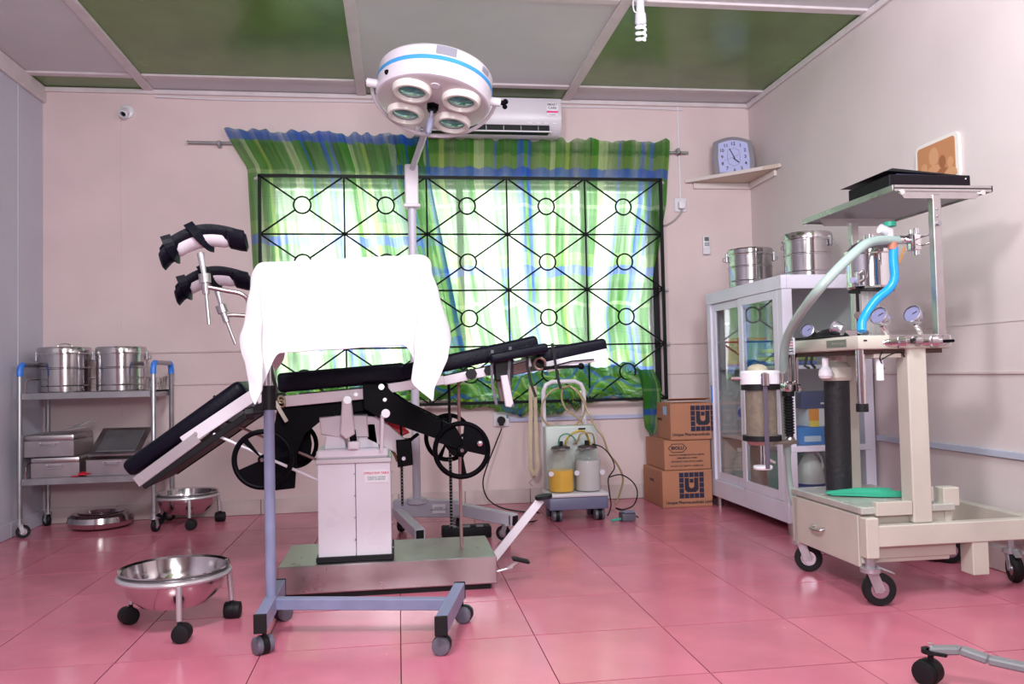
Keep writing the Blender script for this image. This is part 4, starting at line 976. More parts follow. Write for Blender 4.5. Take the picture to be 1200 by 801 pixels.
for x, liq in ((.866, YLIQ), (1.013, mat('cloudy_froth', (.66, .67, .68), .5))):
    jar = MB().lathe([(.001, .152), (.068, .152), (.072, .165), (.072, .31), (.066, .34), (.046, .365), (.040, .375), (.040, .39)], (x, 4.405, 0), n=34).build('jar', JARG, t)
    MB().lathe([(.001, .157), (.064, .157), (.067, .168), (.067, .270 if liq is YLIQ else .318), (.001, .270 if liq is YLIQ else .318)], (x, 4.405, 0), n=30).build('liquid' if liq is YLIQ else 'froth', liq, jar)
    MB().lathe([(.001, .398), (.030, .398), (.050, .392), (.052, .384), (.046, .378), (.040, .378)], (x, 4.405, 0), n=26).build('stopper', (bpy.data.materials.get('grey_brown_stopper') or mat('grey_brown_stopper', (.05, .03, .035), .5)), jar)
    b = MB(); b.torus((x, 4.405, .382), (0, 0, 1), .050, .004, 26, 6); b.bar((x-.02, 4.36, .384), (x-.05, 4.34, .372), .008, .006); b.build('wire_clip', GALV, jar)
    MB().cyl((x, 4.405, .398), (x, 4.405, .422), .014, n=12).build('nozzle', RUBBER, jar)
b = MB()
for x in (.80, .94, 1.08): b.cyl((x, 4.345, .255), (x, 4.352, .255), .014, n=16)
b.build('strap_button', PAPER, t)
MB().box(.98, 1.02, 4.465, 4.472, .478, .486).build('switch', BLACKM, t)
def hose(name, pts, r, m, parent, n=8, smooth=8):
    return MB().tube([at(x, y, Y=yy) for x, y, yy in pts], r, n, smooth=smooth).build(name, m, parent)
hose('coiled_hose', [(664, 453, 4.52), (646, 458, 4.5), (635, 475, 4.5), (637, 492, 4.5), (652, 501, 4.49), (670, 500, 4.49), (683, 488, 4.49), (685, 470, 4.5), (674, 455, 4.53), (662, 453, 4.54), (658, 465, 4.53), (664, 480, 4.5), (680, 492, 4.5), (683, 500, 4.5)], .0055, HOSE, t)
hose('long_hose', [(668, 452, 4.52), (679, 462, 4.5), (688, 480, 4.46), (696, 497, 4.44), (707, 513, 4.42), (713, 530, 4.42), (724, 545, 4.45), (730, 560, 4.47), (727, 576, 4.48), (722, 590, 4.46)], .0055, HOSE, t)
hose('jar_hose', [(663, 523, 4.405), (664, 515, 4.39), (672, 507, 4.38), (684, 505, 4.38), (690, 515, 4.4), (692, 523, 4.405)], .006, mat('yellow_hose', (.50, .36, .05), .3), t)
hose('jar_hose', [(672, 520, 4.405), (677, 516, 4.38), (681, 508, 4.36), (694, 508, 4.36), (697, 520, 4.40)], .005, HOSE, t)
hose('jar_hose', [(655, 522, 4.40), (656, 512, 4.38), (664, 508, 4.37), (672, 512, 4.38), (676, 520, 4.40)], .004, mat('green_hose', (.08, .30, .22), .3), t)
t = thing('foot_switch', (1.19, 4.30, 0), 'grey foot switch block on the floor right of the suction machine, joined by black tubing', 'foot switch')
MB().box(1.160, 1.235, 4.26, 4.34, .0, .045, .008, seg=2).build('block', GREYP, t)
MB().box(1.165, 1.23, 4.25, 4.30, .046, .054, .003, M=None).build('pedal_plate', LILAC, t)
hose('tube', [(694, 520, 4.40), (706, 524, 4.36), (716, 535, 4.34), (720, 548, 4.34), (713, 560, 4.34), (714, 575, 4.32), (716, 592, 4.3), (712, 604, 4.28)], .0035, RUBBER, t)
hose('tube', [(713, 559, 4.34), (728, 556, 4.34), (742, 565, 4.34), (747, 578, 4.32), (742, 592, 4.32), (728, 597, 4.31), (722, 595, 4.30), (738, 600, 4.30), (748, 606, 4.30)], .0035, RUBBER, t)
MB().cyl((1.10, 4.255, .012), (1.155, 4.275, .014), .006, n=10).build('teal_connector', mat('teal_plug', (.05, .5, .38), .4), t)

# ================================================================ WALL FITTINGS
t = thing('wall_socket', (.625, YB, .52), 'white double wall socket with black plug below the window', 'socket')
MB().box(.575, .672, YB-.012, YB, .470, .560, .004).build('plate', WPLAST, t)
MB().box(.655, .668, YB-.016, YB-.011, .52, .54, .001).build('switch', mat('switch_teal', (.1, .3, .4), .4), t)
pl = MB(); pl.cyl((.620, YB-.055, .510), (.620, YB-.012, .510), .024, n=18); pl.box(.606, .634, YB-.05, YB-.015, .478, .51, .004); pl.build('plug', RUBBER, t)
hose('power_cord', [(588, 502, 4.99), (580, 522, 4.96), (571, 545, 4.93), (566, 565, 4.90), (571, 583, 4.84), (586, 594, 4.76), (610, 599, 4.70), (630, 600, 4.66), (636, 607, 4.55), (622, 611, 4.35), (600, 612, 4.25)], .0042, RUBBER, t)
tag(MB().box(.675, 1.545, YB-.014, YB, .497, .522, .002).build('cable_trunking', mat('lilac_trunking', (.47, .48, .68), .4)), 'pale lilac cable trunking along the wall below the window', 'trunking')
tag(MB().box(XR-.014, XR, .6, 3.70, .435, .462, .002).build('cable_trunking', mat('lilac_trunking_side', (.47, .50, .62), .4)), 'pale lilac cable trunking low along the right wall behind the anaesthesia trolley', 'trunking')
t = thing('hanging_strap', (.735, 5.0, .19), 'long beige rubber strap hanging below the window left of the suction machine', 'strap')
b = MB(); P = [at(x, y, Y=4.93) for x, y in ((622, 452), (622, 480), (621, 520), (622, 548), (626, 557), (631, 548), (629, 520), (628, 480), (627, 452))]
for i in range(3): b.bar(P[i], P[i+1], .006, .024, up=(0, 1, 0))
b.build('band', WOODB, t)
b = MB()
for i in range(4, 8): b.bar(P[i]+Vector((0, .012, 0)), P[i+1]+Vector((0, .012, 0)), .006, .022, up=(0, 1, 0))
b.bar(P[3], P[4], .006, .022, up=(0, 1, 0)); b.bar(P[4], P[5]+Vector((0, .012, 0)), .006, .022, up=(0, 1, 0))
b.build('band', WOODB, t)
MB().tube([P[4]+Vector((0, 0, .005)), P[4]+Vector((-.01, 0, -.02)), P[4]+Vector((-.03, 0, -.04)), P[4]+Vector((-.01, 0, -.06))], .002, 5, smooth=3).build('string_end', HOSE, t)
# upper socket with white plug, conduit and cord
t = thing('wall_socket', (1.806, YB, 1.84), 'small white wall socket with white plug between the curtain and the corner shelf', 'socket')
MB().box(1.765, 1.845, YB-.012, YB, 1.80, 1.89, .004).build('plate', WPLAST, t)
b = MB(); b.box(1.785, 1.828, YB-.045, YB-.012, 1.815, 1.865, .008, seg=2); b.build('plug', PAPER, t)
MB().box(1.800, 1.812, YB-.010, YB, 1.89, 2.478, .002).build('conduit', WPLAST, t)
MB().tube([(1.808, YB-.03, 1.818), (1.80, YB-.02, 1.79), (1.76, YB-.012, 1.745), (1.71, YB-.012, 1.715), (1.69, YB-.012, 1.71)], .0055, 8, smooth=5).build('cord', mat('grey_cord', (.35, .32, .35), .5), t)
# remote control in its wall position
t = thing('remote_control', (1.968, YB, 1.53), 'slim pale remote control fixed to the wall beneath the corner shelf', 'remote control')
MB().box(1.945, 1.990, YB-.022, YB, 1.53, 1.645, .006, seg=2).build('body', WPLAST, t)
MB().box(1.953, 1.982, YB-.024, YB-.021, 1.610, 1.636).build('screen', mat('lcd_grey', (.12, .13, .13), .3), t)
for i in range(3):
    for j in range(2): MB().box(1.953+.011*i, 1.960+.011*i, YB-.0245, YB-.021, 1.580+.012*j, 1.588+.012*j).build('button', GREYP, t)
MB().box(1.943, 1.992, YB-.026, YB, 1.525, 1.56, .004).build('holder', WPLAST, t)
# lamp holder on wall
t = thing('wall_lamp_holder', (-1.545, YB, 2.37), 'empty white round lamp holder on the window wall high on the left', 'lamp holder')
MB().lathe([(.04, 0), (.04, .012), (.026, .02), (.001, .02)], (-1.545, YB, 2.372), (0, -1, 0), n=24).build('base_plate', WPLAST, t)
d_ = Vector((-.15, -1, -.75)).normalized(); c_ = Vector((-1.545, YB-.015, 2.372))
MB().lathe([(.020, 0), (.024, .01), (.024, .055), (.019, .057), (.018, .03), (.001, .03)], c_, d_, n=22).build('socket_tube', PAPER, t)
MB().cyl(c_+d_*.031, c_+d_*.045, .013, n=14).build('socket_core', BLACKM, t)
# air conditioner
t = thing('air_conditioner', (.57, YB, 2.24), 'white wall-mounted air conditioner above the window behind the lamp head', 'air conditioner')
prof = [(YB, 2.245), (YB-.10, 2.228), (YB-.165, 2.245), (YB-.195, 2.285), (YB-.20, 2.40), (YB-.185, 2.450), (YB, 2.462)]
b = MB(); b.rings([[(x, y, z) for y, z in prof] for x in (.130, 1.005)]); b.build('housing', mat('air_con_white', (.66, .63, .69), .3), t, ang=50)
MB().box(.16, .93, YB-.200, YB-.13, 2.238, 2.282, .002).build('air_slot', BLACKM, t)
for k in range(7): MB().box(.23+.105*k, .233+.105*k, YB-.203, YB-.165, 2.245, 2.275).build('slot_fin', GALV, t)
MB().box(.16, .94, YB-.206, YB-.17, 2.238, 2.246, .001).build('air_flap', WPLAST, t)
MB().box(.915, .985, YB-.2025, YB-.2005, 2.335, 2.42).build('label_sheet', PAPER, t)
text('SMART\nCARE', .021, GREYP, t, (.95, YB-.2032, 2.398), (1, 0, 0), (0, 0, 1), bold=.0004)
MB().box(.915, .985, YB-.2035, YB-.2020, 2.358, 2.370).build('pink_stripe', mat('pink_sticker', (.80, .05, .30), .4), t)
text('5 years', .012, GREYP, t, (.95, YB-.2035, 2.347), (1, 0, 0), (0, 0, 1))
for k in range(4): MB().box(.80+.05*k, .825+.05*k, YB-.202, YB-.199, 2.290, 2.298).build('indicator', PAPER, t)
# bulb
t = thing('spiral_bulb', (1.13, 3.60, 2.36), 'white spiral energy saving bulb hanging from the ceiling batten', 'light bulb')
bx, by = 1.128, 3.60
MB().lathe([(.001, 2.497), (.032, 2.497), (.030, 2.488), (.018, 2.482), (.018, 2.455)], (bx, by, 0), n=20).build('ceiling_rose', WPLAST, t)
MB().lathe([(.018, 2.46), (.020, 2.43), (.024, 2.425), (.026, 2.385), (.018, 2.375), (.001, 2.375)], (bx, by, 0), n=24).build('bulb_base', PAPER, t)
b = MB(); b.tube([(bx+.021*math.cos(a*.5), by+.021*math.sin(a*.5), 2.377-.0022*a) for a in range(0, 37)], .0065, 8)
b.build('spiral_tube', mat('lamp_tube', (.9, .9, .95), .2, ecol=(1, 1, 1, 1), estr=.25), t)
MB().tube([(bx-.02, by, 2.497), (bx-.035, by-.005, 2.48), (bx-.03, by, 2.44), (bx-.015, by, 2.43)], .003, 6, smooth=4).build('flex', WPLAST, t)
# corner shelf and clock
t = thing('corner_shelf', (2.15, 4.9, 1.98), 'triangular pale wooden shelf fixed in the right corner of the room', 'shelf')
sx_, sy_ = 1.845, 4.60
b = MB(); b.rings([[(sx_, YB-.001, z), (XR-.001, YB-.001, z), (XR-.001, sy_, z), (XR-.02, sy_, z)] for z in (1.988, 2.004)]); b.build('board', SHELFW, t)
MB().bar((sx_+.05, YB-.010, 1.968), (XR, YB-.010, 1.968), .018, .038, .002).build('support_batten', CAULK, t)
MB().bar((XR-.010, YB-.02, 1.968), (XR-.010, sy_+.06, 1.968), .018, .038, .002).build('support_batten', CAULK, t)
MB().bar((sx_-.004, YB-.012, 1.996), (XR-.008, sy_-.004, 1.996), .006, .022, .001).build('edge_strip', CAULK, t)
t = thing('wall_clock', (2.09, 4.92, 2.005), 'square grey clock with lilac face standing on the corner shelf', 'clock')
rz = math.radians(-10); CM = Matrix.Translation((2.105, 4.875, 2.006)) @ Matrix.Rotation(rz, 4, 'Z') @ Matrix.Rotation(math.radians(-10), 4, 'X')
hw_ = .128
P = [(-hw_*.93, 0), (hw_*.97, 0), (hw_*1.0, .10), (hw_*.92, .215)]+[(hw_*.92-hw_*1.84*k/8, .215+.030*math.sin(PI*k/8)) for k in range(1, 8)]+[(-hw_*.92, .215), (-hw_*1.0, .10)]
MB().prism(P, -.018, .022, .004).build('case', CLKB, t, M=CM)
P2 = [(-hw_*.72, .008), (hw_*.72, .008), (hw_*.76, .10), (hw_*.70, .200)]+[(hw_*.70-hw_*1.40*k/6, .200+.022*math.sin(PI*k/6)) for k in range(1, 6)]+[(-hw_*.70, .200), (-hw_*.76, .10)]
face = MB().prism(P2, -.0205, -.017).build('face', CLKF, t, M=CM)
R3 = CM.to_3x3(); rv, uvv = R3 @ Vector((1, 0, 0)), R3 @ Vector((0, 0, 1))
for k in range(12):
    a = math.radians(30*(k+1)); xx = .072*math.sin(a)*(1.0 if (k+1) % 3 else 1.0); zz = .108+.088*math.cos(a)
    xx = max(-.072, min(.072, xx*1.25)); 
    text(str(k+1), .031, INK, face, CM @ Vector((xx, -.0215, zz)), rv, uvv, name='numeral', bold=.0004)
P3 = [(-.034, -.045), (0, -.062), (.034, -.045), (.040, 0), (.034, .045), (0, .060), (-.034, .045), (-.040, 0)]
b = MB(); 
for k in range(8): b.bar((P3[k][0], -.0210, .108+P3[k][1]), (P3[(k+1) % 8][0], -.0210, .108+P3[(k+1) % 8][1]), .0008, .0016, up=(0, 1, 0))
b.build('inner_line', GREYP, face, M=CM)
MB().bar((-.004, -.0225, .100), (.030, -.0225, .070), .001, .007, up=(0, 1, 0)).build('hour_hand', INK, face, M=CM)
MB().bar((.006, -.0235, .098), (-.024, -.0235, .163), .001, .005, up=(0, 1, 0)).build('minute_hand', INK, face, M=CM)
MB().bar((.032, -.0245, .122), (-.060, -.0245, .082), .0006, .0012, up=(0, 1, 0)).build('second_hand', INK, face, M=CM)
# picture
t = thing('framed_photograph', (XR, 3.18, 1.53), 'round-cornered white frame with a sepia photograph of people on the right wall', 'picture')
def rrect(y0, y1, z0, z1, r):
    P = []
    for (cy_, cz_, a0) in ((y1-r, z1-r, 0), (y0+r, z1-r, 90), (y0+r, z0+r, 180), (y1-r, z0+r, 270)):
        for k in range(5):
            a = math.radians(a0+22.5*k); P.append((cy_+r*math.cos(a), cz_+r*math.sin(a)))
    return P
def plate_x(P, xa, xb): return MB().rings([[(x, y, z) for y, z in P] for x in (xa, xb)])
plate_x(rrect(3.035, 3.315, 1.545, 1.745, .03), XR-.014, XR-.001).build('frame', mat('frame_white', (.78, .74, .70), .4), t)
pr = plate_x(rrect(3.055, 3.298, 1.562, 1.730, .015), XR-.0155, XR-.013).build('print', SEPIA, t)
def fig(yc, zb, s, m, k):
    plate_x([(yc+s*.20*math.cos(a), zb+s*.62+s*.25*math.sin(a)) for a in [2*PI*i/14 for i in range(14)]], XR-.0158-.0004*k, XR-.0150).build('figure_head', m, pr)
    plate_x([(yc-s*.45, zb), (yc-s*.42, zb+s*.22), (yc-s*.15, zb+s*.38), (yc+s*.15, zb+s*.38), (yc+s*.42, zb+s*.22), (yc+s*.45, zb)], XR-.0157-.0004*k, XR-.0150).build('figure_body', m, pr)
fig(3.19, 1.575, .16, SEPIAL, 0); fig(3.255, 1.572, .10, SEPIAL, 1); fig(3.135, 1.572, .11, SEPIAD, 1); fig(3.085, 1.570, .09, SEPIAL, 2)

# ================================================================ MOBILE OPERATING LAMP
t = thing('operating_lamp', (.09, 4.25, 0), 'white mobile operating lamp with four teal reflectors and blue stripe, its column behind the table', 'lamp')
LX, LY = .085, 4.20

MB().bar((-.03, 4.26, .125), (.30, 4.18, .125), .06, .085, .004).build('base_beam', LCOL, t)
MB().bar((-.01, 4.24, .105), (.085, 3.66, .100), .045, .050, .003).build('base_leg', LCOL, t)
MB().bar((.27, 4.19, .125), (.54, 3.90, .100), .045, .058, .003).build('base_leg', LCOL, t)
MB().bar((.52, 3.912, .1), (.543, 3.893, .1), .034, .044).build('tube_mouth', BLACKM, t)
MB().bar((.077, 3.69, .1), (.0855, 3.655, .1), .034, .038).build('tube_mouth', BLACKM, t)
o = MB().box(.16, .225, 4.160, 4.165, .105, .150, M=None).build('base_label', PAPER, t)
text('PORTABLE\nSHADOWLESS LAMP', .009, INKB, o, (.19, 4.158, .128), (1, 0, 0), (0, 0, 1))
for x, y in ((0.0, 4.27), (.29, 4.21), (.50, 3.93), (.08, 3.70)): caster(t, x, y, .036, .095, ang=1.1+x*3, wdt=.022)
MB().cyl((LX, LY, .16), (LX, LY, 1.70), .021, n=18).build('column', LCOL, t)
MB().cyl((LX, LY, .155), (LX, LY, .18), .05, n=20).build('column_foot', LCOL, t)
MB().box(LX-.034, LX+.034, LY-.034, LY+.034, 1.655, 1.865, .006).build('sleeve', LAMPW, t)
MB().box(LX-.042, LX+.042, LY-.042, LY+.042, 1.645, 1.662, .004).build('sleeve_collar', LAMPW, t)
hc = Vector((.165, 3.42, 1.930))         # centre of the head's lower face
nrm = Vector((-.13, -.17, -1)).normalized()     # the way the lamp shines
hu = Vector((1, 0, -.13)); hu = (hu-nrm*hu.dot(nrm)).normalized(); hv = nrm.cross(hu)
armend = hc - hv*0 + Vector((-.02, .30, -.015))
MB().cyl((LX+.004, LY-.01, 1.84), at(500, 150, Y=3.78), .016, n=14).build('arm', LCOL, t)
R_h = .240
head = MB().lathe([(.001, .150), (.10, .149), (.17, .146), (.215, .140), (.232, .132), (.239, .122), (.241, .066), (.240, .012), (.234, .0), (.225, -.003), (.001, -.003)], hc, -nrm, n=64).build('lamp_housing', LAMPW, t, ang=25)
MB().lathe([(.2395, .060), (.2418, .061), (.2418, .079), (.2395, .080)], hc, -nrm, n=64).build('blue_stripe', LBLUE, head)
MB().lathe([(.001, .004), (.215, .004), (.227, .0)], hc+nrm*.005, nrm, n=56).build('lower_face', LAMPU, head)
for sx, sy, mm in ((-1, -1, 0), (1, -1, 1), (-1, 1, 2), (1, 1, 3)):
    a = math.atan2(sy, sx)-.10; c = hc+(hu*math.cos(a)+hv*math.sin(a))*.143+nrm*.008
    rg = MB().lathe([(.052, .0), (.080, .0), (.080, .012), (.073, .026), (.062, .026), (.055, .012)], c, nrm, n=36).build('reflector_ring', LAMPR, head)
    MB().lathe([(.001, .016), (.03, .014), (.058, .008), (.060, .002)], c+nrm*.002, nrm, n=30).build('lens', TEAL, rg)
for s in (-1, 1):
    c = hc+hv*s*.165+nrm*.005; MB().cyl(c, c+nrm*.008, .020, n=18).build('face_cap', LAMPW, head)
c = hc+nrm*.006
kn = MB(); kn.cyl(c, c+nrm*.018, .028, n=6); kn.cyl(c+nrm*.018, c+nrm*.03, .02, n=10); kn.build('handle_knob', BLACK, head)
MB().lathe([(.006, .02), (.006, .055), (.013, .065), (.016, .09), (.012, .125), (.001, .138)], c, (nrm+Vector((-.05, .10, 0))).normalized(), n=18).build('focus_handle', mat('handle_grey', (.22, .22, .32), .4), head)
# yoke: a half ring behind the housing
P = []
for k in range(15):
    a = PI*k/14; P.append(hc-nrm*.045*math.sin(a)*.2+hu*math.cos(a)*(R_h+.022)+(-hv if hv.y < 0 else hv)*math.sin(a)*(R_h+.022)*1.02-nrm*(.05-.075*math.sin(a)))
MB().tube(P, .008, 10, smooth=2).build('yoke', LAMPW, t)
for s in (-1, 1):
    c = hc+hu*s*(R_h-.004)-nrm*.05; MB().cyl(c, c+hu*s*.045, .018, n=16).build('pivot_boss', LAMPW, t)
c = hc+hu*(R_h+.05)-nrm*.05; kn = MB(); kn.cyl(c-hu*.01, c+hu*.012, .010, n=10)
for k in range(3): kn.ball(c+hu*.012+(hv*math.cos(2.1*k)+nrm*math.sin(2.1*k))*.014, .011, .011, .011, n=8)
kn.build('tilt_knob', BLACK, t)
def patch(parent, a0, a1, z0, z1, m, name, rr=.2575):
    b = MB(); n = 8; G = []
    for i in range(n+1):
        a = a0+(a1-a0)*i/n; d = hu*math.cos(a)+hv*math.sin(a)
        G.append([hc+d*(rr+.0008)-nrm*z0, hc+d*(rr+.0008)-nrm*z1])
    for i in range(n): b.poly([G[i][0], G[i+1][0], G[i+1][1], G[i][1]])
    return b.build(name, m, parent)
ahf = math.atan2(Vector((0, -1, 0)).dot(hv), Vector((0, -1, 0)).dot(hu))
MB().ball(hc+(hu*math.cos(ahf+.95)+hv*math.sin(ahf+.95))*.241-nrm*.030, .011, .008, .011).build('side_button', BLACK, head)
s_ = 1 if (hu*math.cos(ahf+.3)+hv*math.sin(ahf+.3)).x > 0 else -1
lb = mat('grey_label_sheet', (.30, .29, .36), .5)
def top_label(aa, w_, r0_, r1_, h0_, h1_, m, nm):
    b = MB(); n = 8; pr = []
    for i in range(n+1):
        a = aa-w_/2+w_*i/n; d = hu*math.cos(a)+hv*math.sin(a); pr.append((hc+d*r0_-nrm*h0_, hc+d*r1_-nrm*h1_))
    for i in range(n): b.poly([pr[i][0], pr[i+1][0], pr[i+1][1], pr[i][1]])
    return b.build(nm, m, head)
top_label(ahf-.12, .34, .2428, .2428, .086, .122, lb, 'maker_label')
top_label(ahf-.95, .20, .2428, .2428, .088, .112, lb, 'warning_label')

# ================================================================ THINGS ON THE FLOOR BY THE LAMP
t = thing('floor_power_block', (.36, 4.32, 0), 'black power block on the floor behind the table base', 'power block')
MB().box(.20, .44, 4.02, 4.12, .0, .055, .008, seg=2).build('block', RUBBER, t)
for k in range(3): MB().box(.235+.065*k, .27+.065*k, 4.018, 4.04, .055, .064, .002).build('key', mat('key_grey', (.25, .27, .32), .4), t)
hose('cable', [(478, 622, 4.1), (490, 628, 4.05), (505, 632, 4.05), (525, 628, 4.05), (545, 620, 4.05)], .004, RUBBER, t)

# ================================================================ ANAESTHESIA TROLLEY
t = thing('anaesthesia_machine', (1.80, 2.85, 0), 'cream anaesthesia trolley with gauges, hoses, canister and raised metal shelf', 'anaesthesia machine')
ax0, ay0, ay1 = 1.535, 2.58, 3.08
# base frame
MB().box(ax0-.006, ax0+.040, ay0-.012, ay0+.034, .155, .290, .004).build('corner_post', CREAM, t)
MB().box(ax0-.006, ax0+.040, ay1-.034, ay1+.012, .110, .290, .004).build('corner_post', CREAM, t)
MB().box(ax0+.02, 2.235, ay0-.010, ay0+.030, .192, .262, .003).build('base_beam', CREAM, t)
MB().box(ax0+.02, 2.235, ay1-.020, ay1+.010, .150, .215, .003).build('base_beam', CREAM, t)
MB().box(2.195, 2.240, ay0-.02, ay1+.01, .170, .250, .003).build('base_beam', CREAM, t)
MB().box(1.915, 1.975, ay0-.006, ay0+.06, .08, .195, .003).build('bracket', CREAM, t)
# drawer unit
MB().box(ax0+.004, 1.86, ay0+.036, ay1-.004, .130, .300, .003).build('drawer_unit', CREAM, t)
MB().box(ax0-.006, ax0+.006, ay0+.040, ay1-.002, .118, .292, .003).build('drawer_front', CREAM, t)
b = MB(); b.tube([(ax0-.004, 2.845, .205), (ax0-.024, 2.850, .200), (ax0-.026, 2.885, .197), (ax0-.024, 2.915, .200), (ax0-.004, 2.92, .205)], .0055, 8, smooth=4); b.build('drawer_handle', STEELB, t)
MB().box(ax0-.008, 1.87, ay0+.012, ay1+.012, .298, .322, .003).build('top_board', CREAMD, t)
MB().box(ax0+.042, 1.708, ay0+.004, ay0+.030, .292, .338, .002).build('top_edge', CREAM, t)
MB().box(ax0+.05, 1.88, ay0+.03, ay0+.05, .145, .185, .002).build('lower_skirt', CREAM, t)
# columns
MB().box(1.712, 1.782, ay0+.004, ay0+.074, .262, .872, .005).build('column', CREAM, t)
MB().box(1.700, 1.775, ay1-.08, ay1-.01, .215, .860, .005).build('column', CREAM, t)
MB().box(1.782, 1.80, ay0+.02, ay0+.06, .33, .38, .003).build('column_bracket', CREAM, t)
b = MB(); b.box(1.835, 1.895, ay0+.02, ay0+.07, .31, .375, .004); b.box(1.845, 1.87, ay0+.03, ay0+.06, .25, .31, .002); b.build('bottle_bracket', CREAM, t)
b = MB(); b.cyl((1.64, 2.93, .322), (1.645, 2.93, .745), .046, n=24); b.build('black_cylinder', mat('black_sleeve', (.012, .012, .016), .65, bump=.4, bscale=50), t)
MB().lathe([(.05, 0), (.058, .012), (.054, .05), (.038, .07), (.038, .10)], (1.645, 2.93, .742), n=22).build('cylinder_neck', CREAM, t)
MB().lathe([(.020, 0), (.026, .01), (.024, .03), (.012, .045), (.012, .075)], (1.575, 2.88, .752), n=18).build('valve_knob', PAPER, t)
# deck
dk = MB().box(ax0-.008, 1.872, ay0-.006, ay1+.012, .850, .898, .010, seg=2).build('deck', CREAM, t)
MB().box(ax0+.02, 1.85, ay0+.02, ay1-.02, .835, .851).build('deck_underside', mat('dark_brown_underside', (.06, .03, .025), .6), t)
npl = MB().box(ax0-.0105, ax0-.007, 2.645, 2.775, .862, .888).build('name_plate', mat('pewter_plate', (.22, .23, .20), .4, .5), t)
text('Anaesthesia', .016, mat('plate_letters', (.36, .37, .34), .4, .5), npl, (ax0-.0112, 2.70, .875), (0, -1, 0), (0, 0, 1))
MB().box(ax0-.0105, ax0-.007, 3.02, 3.088, .845, .91).build('sticker', PAPER, t)
for k in range(5): MB().box(ax0-.0112, ax0-.0100, 3.028, 3.08, .900-.011*k, .904-.011*k).build('sticker_line', INKR if k in (1, 2) else INKB, t)
MB().box(ax0+.012, ax0+.024, ay0-.0078, ay0-.0055, .878, .883).build('deck_slot', INK, t)
for x, y, z0 in ((1.558, 2.615, .665), (1.556, 3.085, .70)): 
    MB().cyl((x, y, z0), (x, y, .852), .0155, n=18).build('chrome_tube', CHROME, t)
MB().cyl((1.558, 2.615, .640), (1.558, 2.615, .668), .020, n=18).build('tube_end_cap', RUBBER, t)
b = MB(); b.cyl((1.63, 2.62, .745), (1.63, 2.62, .835), .013, n=14); b.build('drain_plug', PAPER, t)
MB().box(1.60, 1.70, 2.60, 2.68, .820, .838, .003).build('under_bracket', CREAM, t)
hose('thin_cable', [(1034, 412, 2.6), (1031, 420, 2.6), (1036, 432, 2.62), (1030, 430, 2.62)], .0022, BLACKM, t, 5)
hose('thin_cable', [(1032, 422, 2.6), (1042, 416, 2.6), (1055, 412, 2.6), (1060, 418, 2.6)], .0022, BLACKM, t, 5)
b = MB(); b.tube([(1.555, 2.98, .835), (1.545, 2.98, .80), (1.56, 2.97, .79)], .005, 6); b.tube([(1.56, 2.95, .835), (1.555, 2.95, .81), (1.57, 2.945, .79)], .005, 6); b.build('hook', BLACKM, t)
# upright shelf posts and shelf
MB().box(1.818, 1.848, ay0-.01, ay0+.020, .858, 1.375, .002).build('shelf_post', STEELB, t)
MB().box(1.818, 1.848, ay1+.0, ay1+.030, .86, 1.375, .002).build('shelf_post', STEELB, t)
b = MB()
for z in (.872, .892, 1.28, 1.30, 1.325): b.cyl((1.833, ay0-.014, z), (1.833, ay0-.009, z), .004, n=8)
b.cyl((1.833, ay0-.020, 1.275), (1.833, ay0-.009, 1.275), .008, n=10); b.build('post_bolt', GALV, t)
MB().box(1.64, 1.86, ay0-.012, ay0-.002, .866, .897, .002).build('slide_rail', STEELB, t)
MB().box(1.66, 1.83, ay1-.01, ay1+.02, .90, .94, .002).build('rear_rail', STEELB, t)
sx0, sx1, sy0, sy1 = 1.672, 2.045, 2.57, 3.20
MB().box(sx0, sx1, sy0, sy1, 1.392, 1.400, .002).build('top_shelf', GALV, t)
b = MB()
for y in (sy0, sy1-.006): b.box(sx0, sx1, y, y+.006, 1.385, 1.407, .001)
for x in (sx0, sx1-.006): b.box(x, x+.006, sy0, sy1, 1.385, 1.407, .001)
b.build('shelf_lip', STEELB, t)
MB().prism([(1.690, 1.392), (2.025, 1.392), (1.985, 1.362), (1.715, 1.362)], sy0+.004, sy0+.012).build('shelf_angle', STEELB, t)
MB().prism([(1.690, 1.392), (2.025, 1.392), (1.985, 1.362), (1.715, 1.362)], sy1-.10, sy1-.092).build('shelf_angle', STEELB, t)
b = MB()
for x in (1.705, 2.005): MB().cyl((x, sy0-.004, 1.382), (x, sy0+.006, 1.382), .009, n=12).build('shelf_bolt', CHROME, t)
# gauges
def gauge(c, d, r, stem):
    d = Vector(d).normalized(); c = Vector(c)
    g = MB().lathe([(.001, -.030), (r*.85, -.030), (r*.95, -.024), (r, .0), (r*1.06, .002), (r*1.06, .008), (r*.95, .009)], c, d, n=26).build('gauge', SILV, t)
    MB().lathe([(.001, .004), (r*.94, .004)], c, d, n=24).build('dial', (bpy.data.materials.get('dial_lilac') or mat('dial_lilac', (.22, .22, .38), .25)), g)
    b = MB(); u, v, a = basis(d); b.bar(c+d*.0055, c+d*.0055+u*r*.5+v*r*.3, .001, .0025, up=d); b.build('needle', INK, g)
    MB().cyl(c-d*.015-Vector((0, 0, r*.9)), stem, .0085, n=10).build('stem', CHROME, g)
    return g
gauge((1.615, 2.585, .962), (-1, -.45, .5), .030, (1.655, 2.600, .890))
gauge((1.738, 2.585, .966), (-1, -.45, .5), .030, (1.778, 2.600, .890))
gauge((1.575, 2.80, .935), (-.6, .75, .35), .026, (1.59, 2.79, .895))
gauge((1.575, 3.00, .935), (-.8, -.55, .3), .026, (1.59, 2.99, .895))
for x in (1.655, 1.775):
    v = MB(); v.lathe([(.001, -.04), (.008, -.04), (.014, -.02), (.014, .01), (.020, .015), (.020, .035), (.012, .04), (.012, .05), (.001, .05)], (x, 2.575, .872), (1, -.2, .02), n=16); v.build('valve_body', CHROME, t)
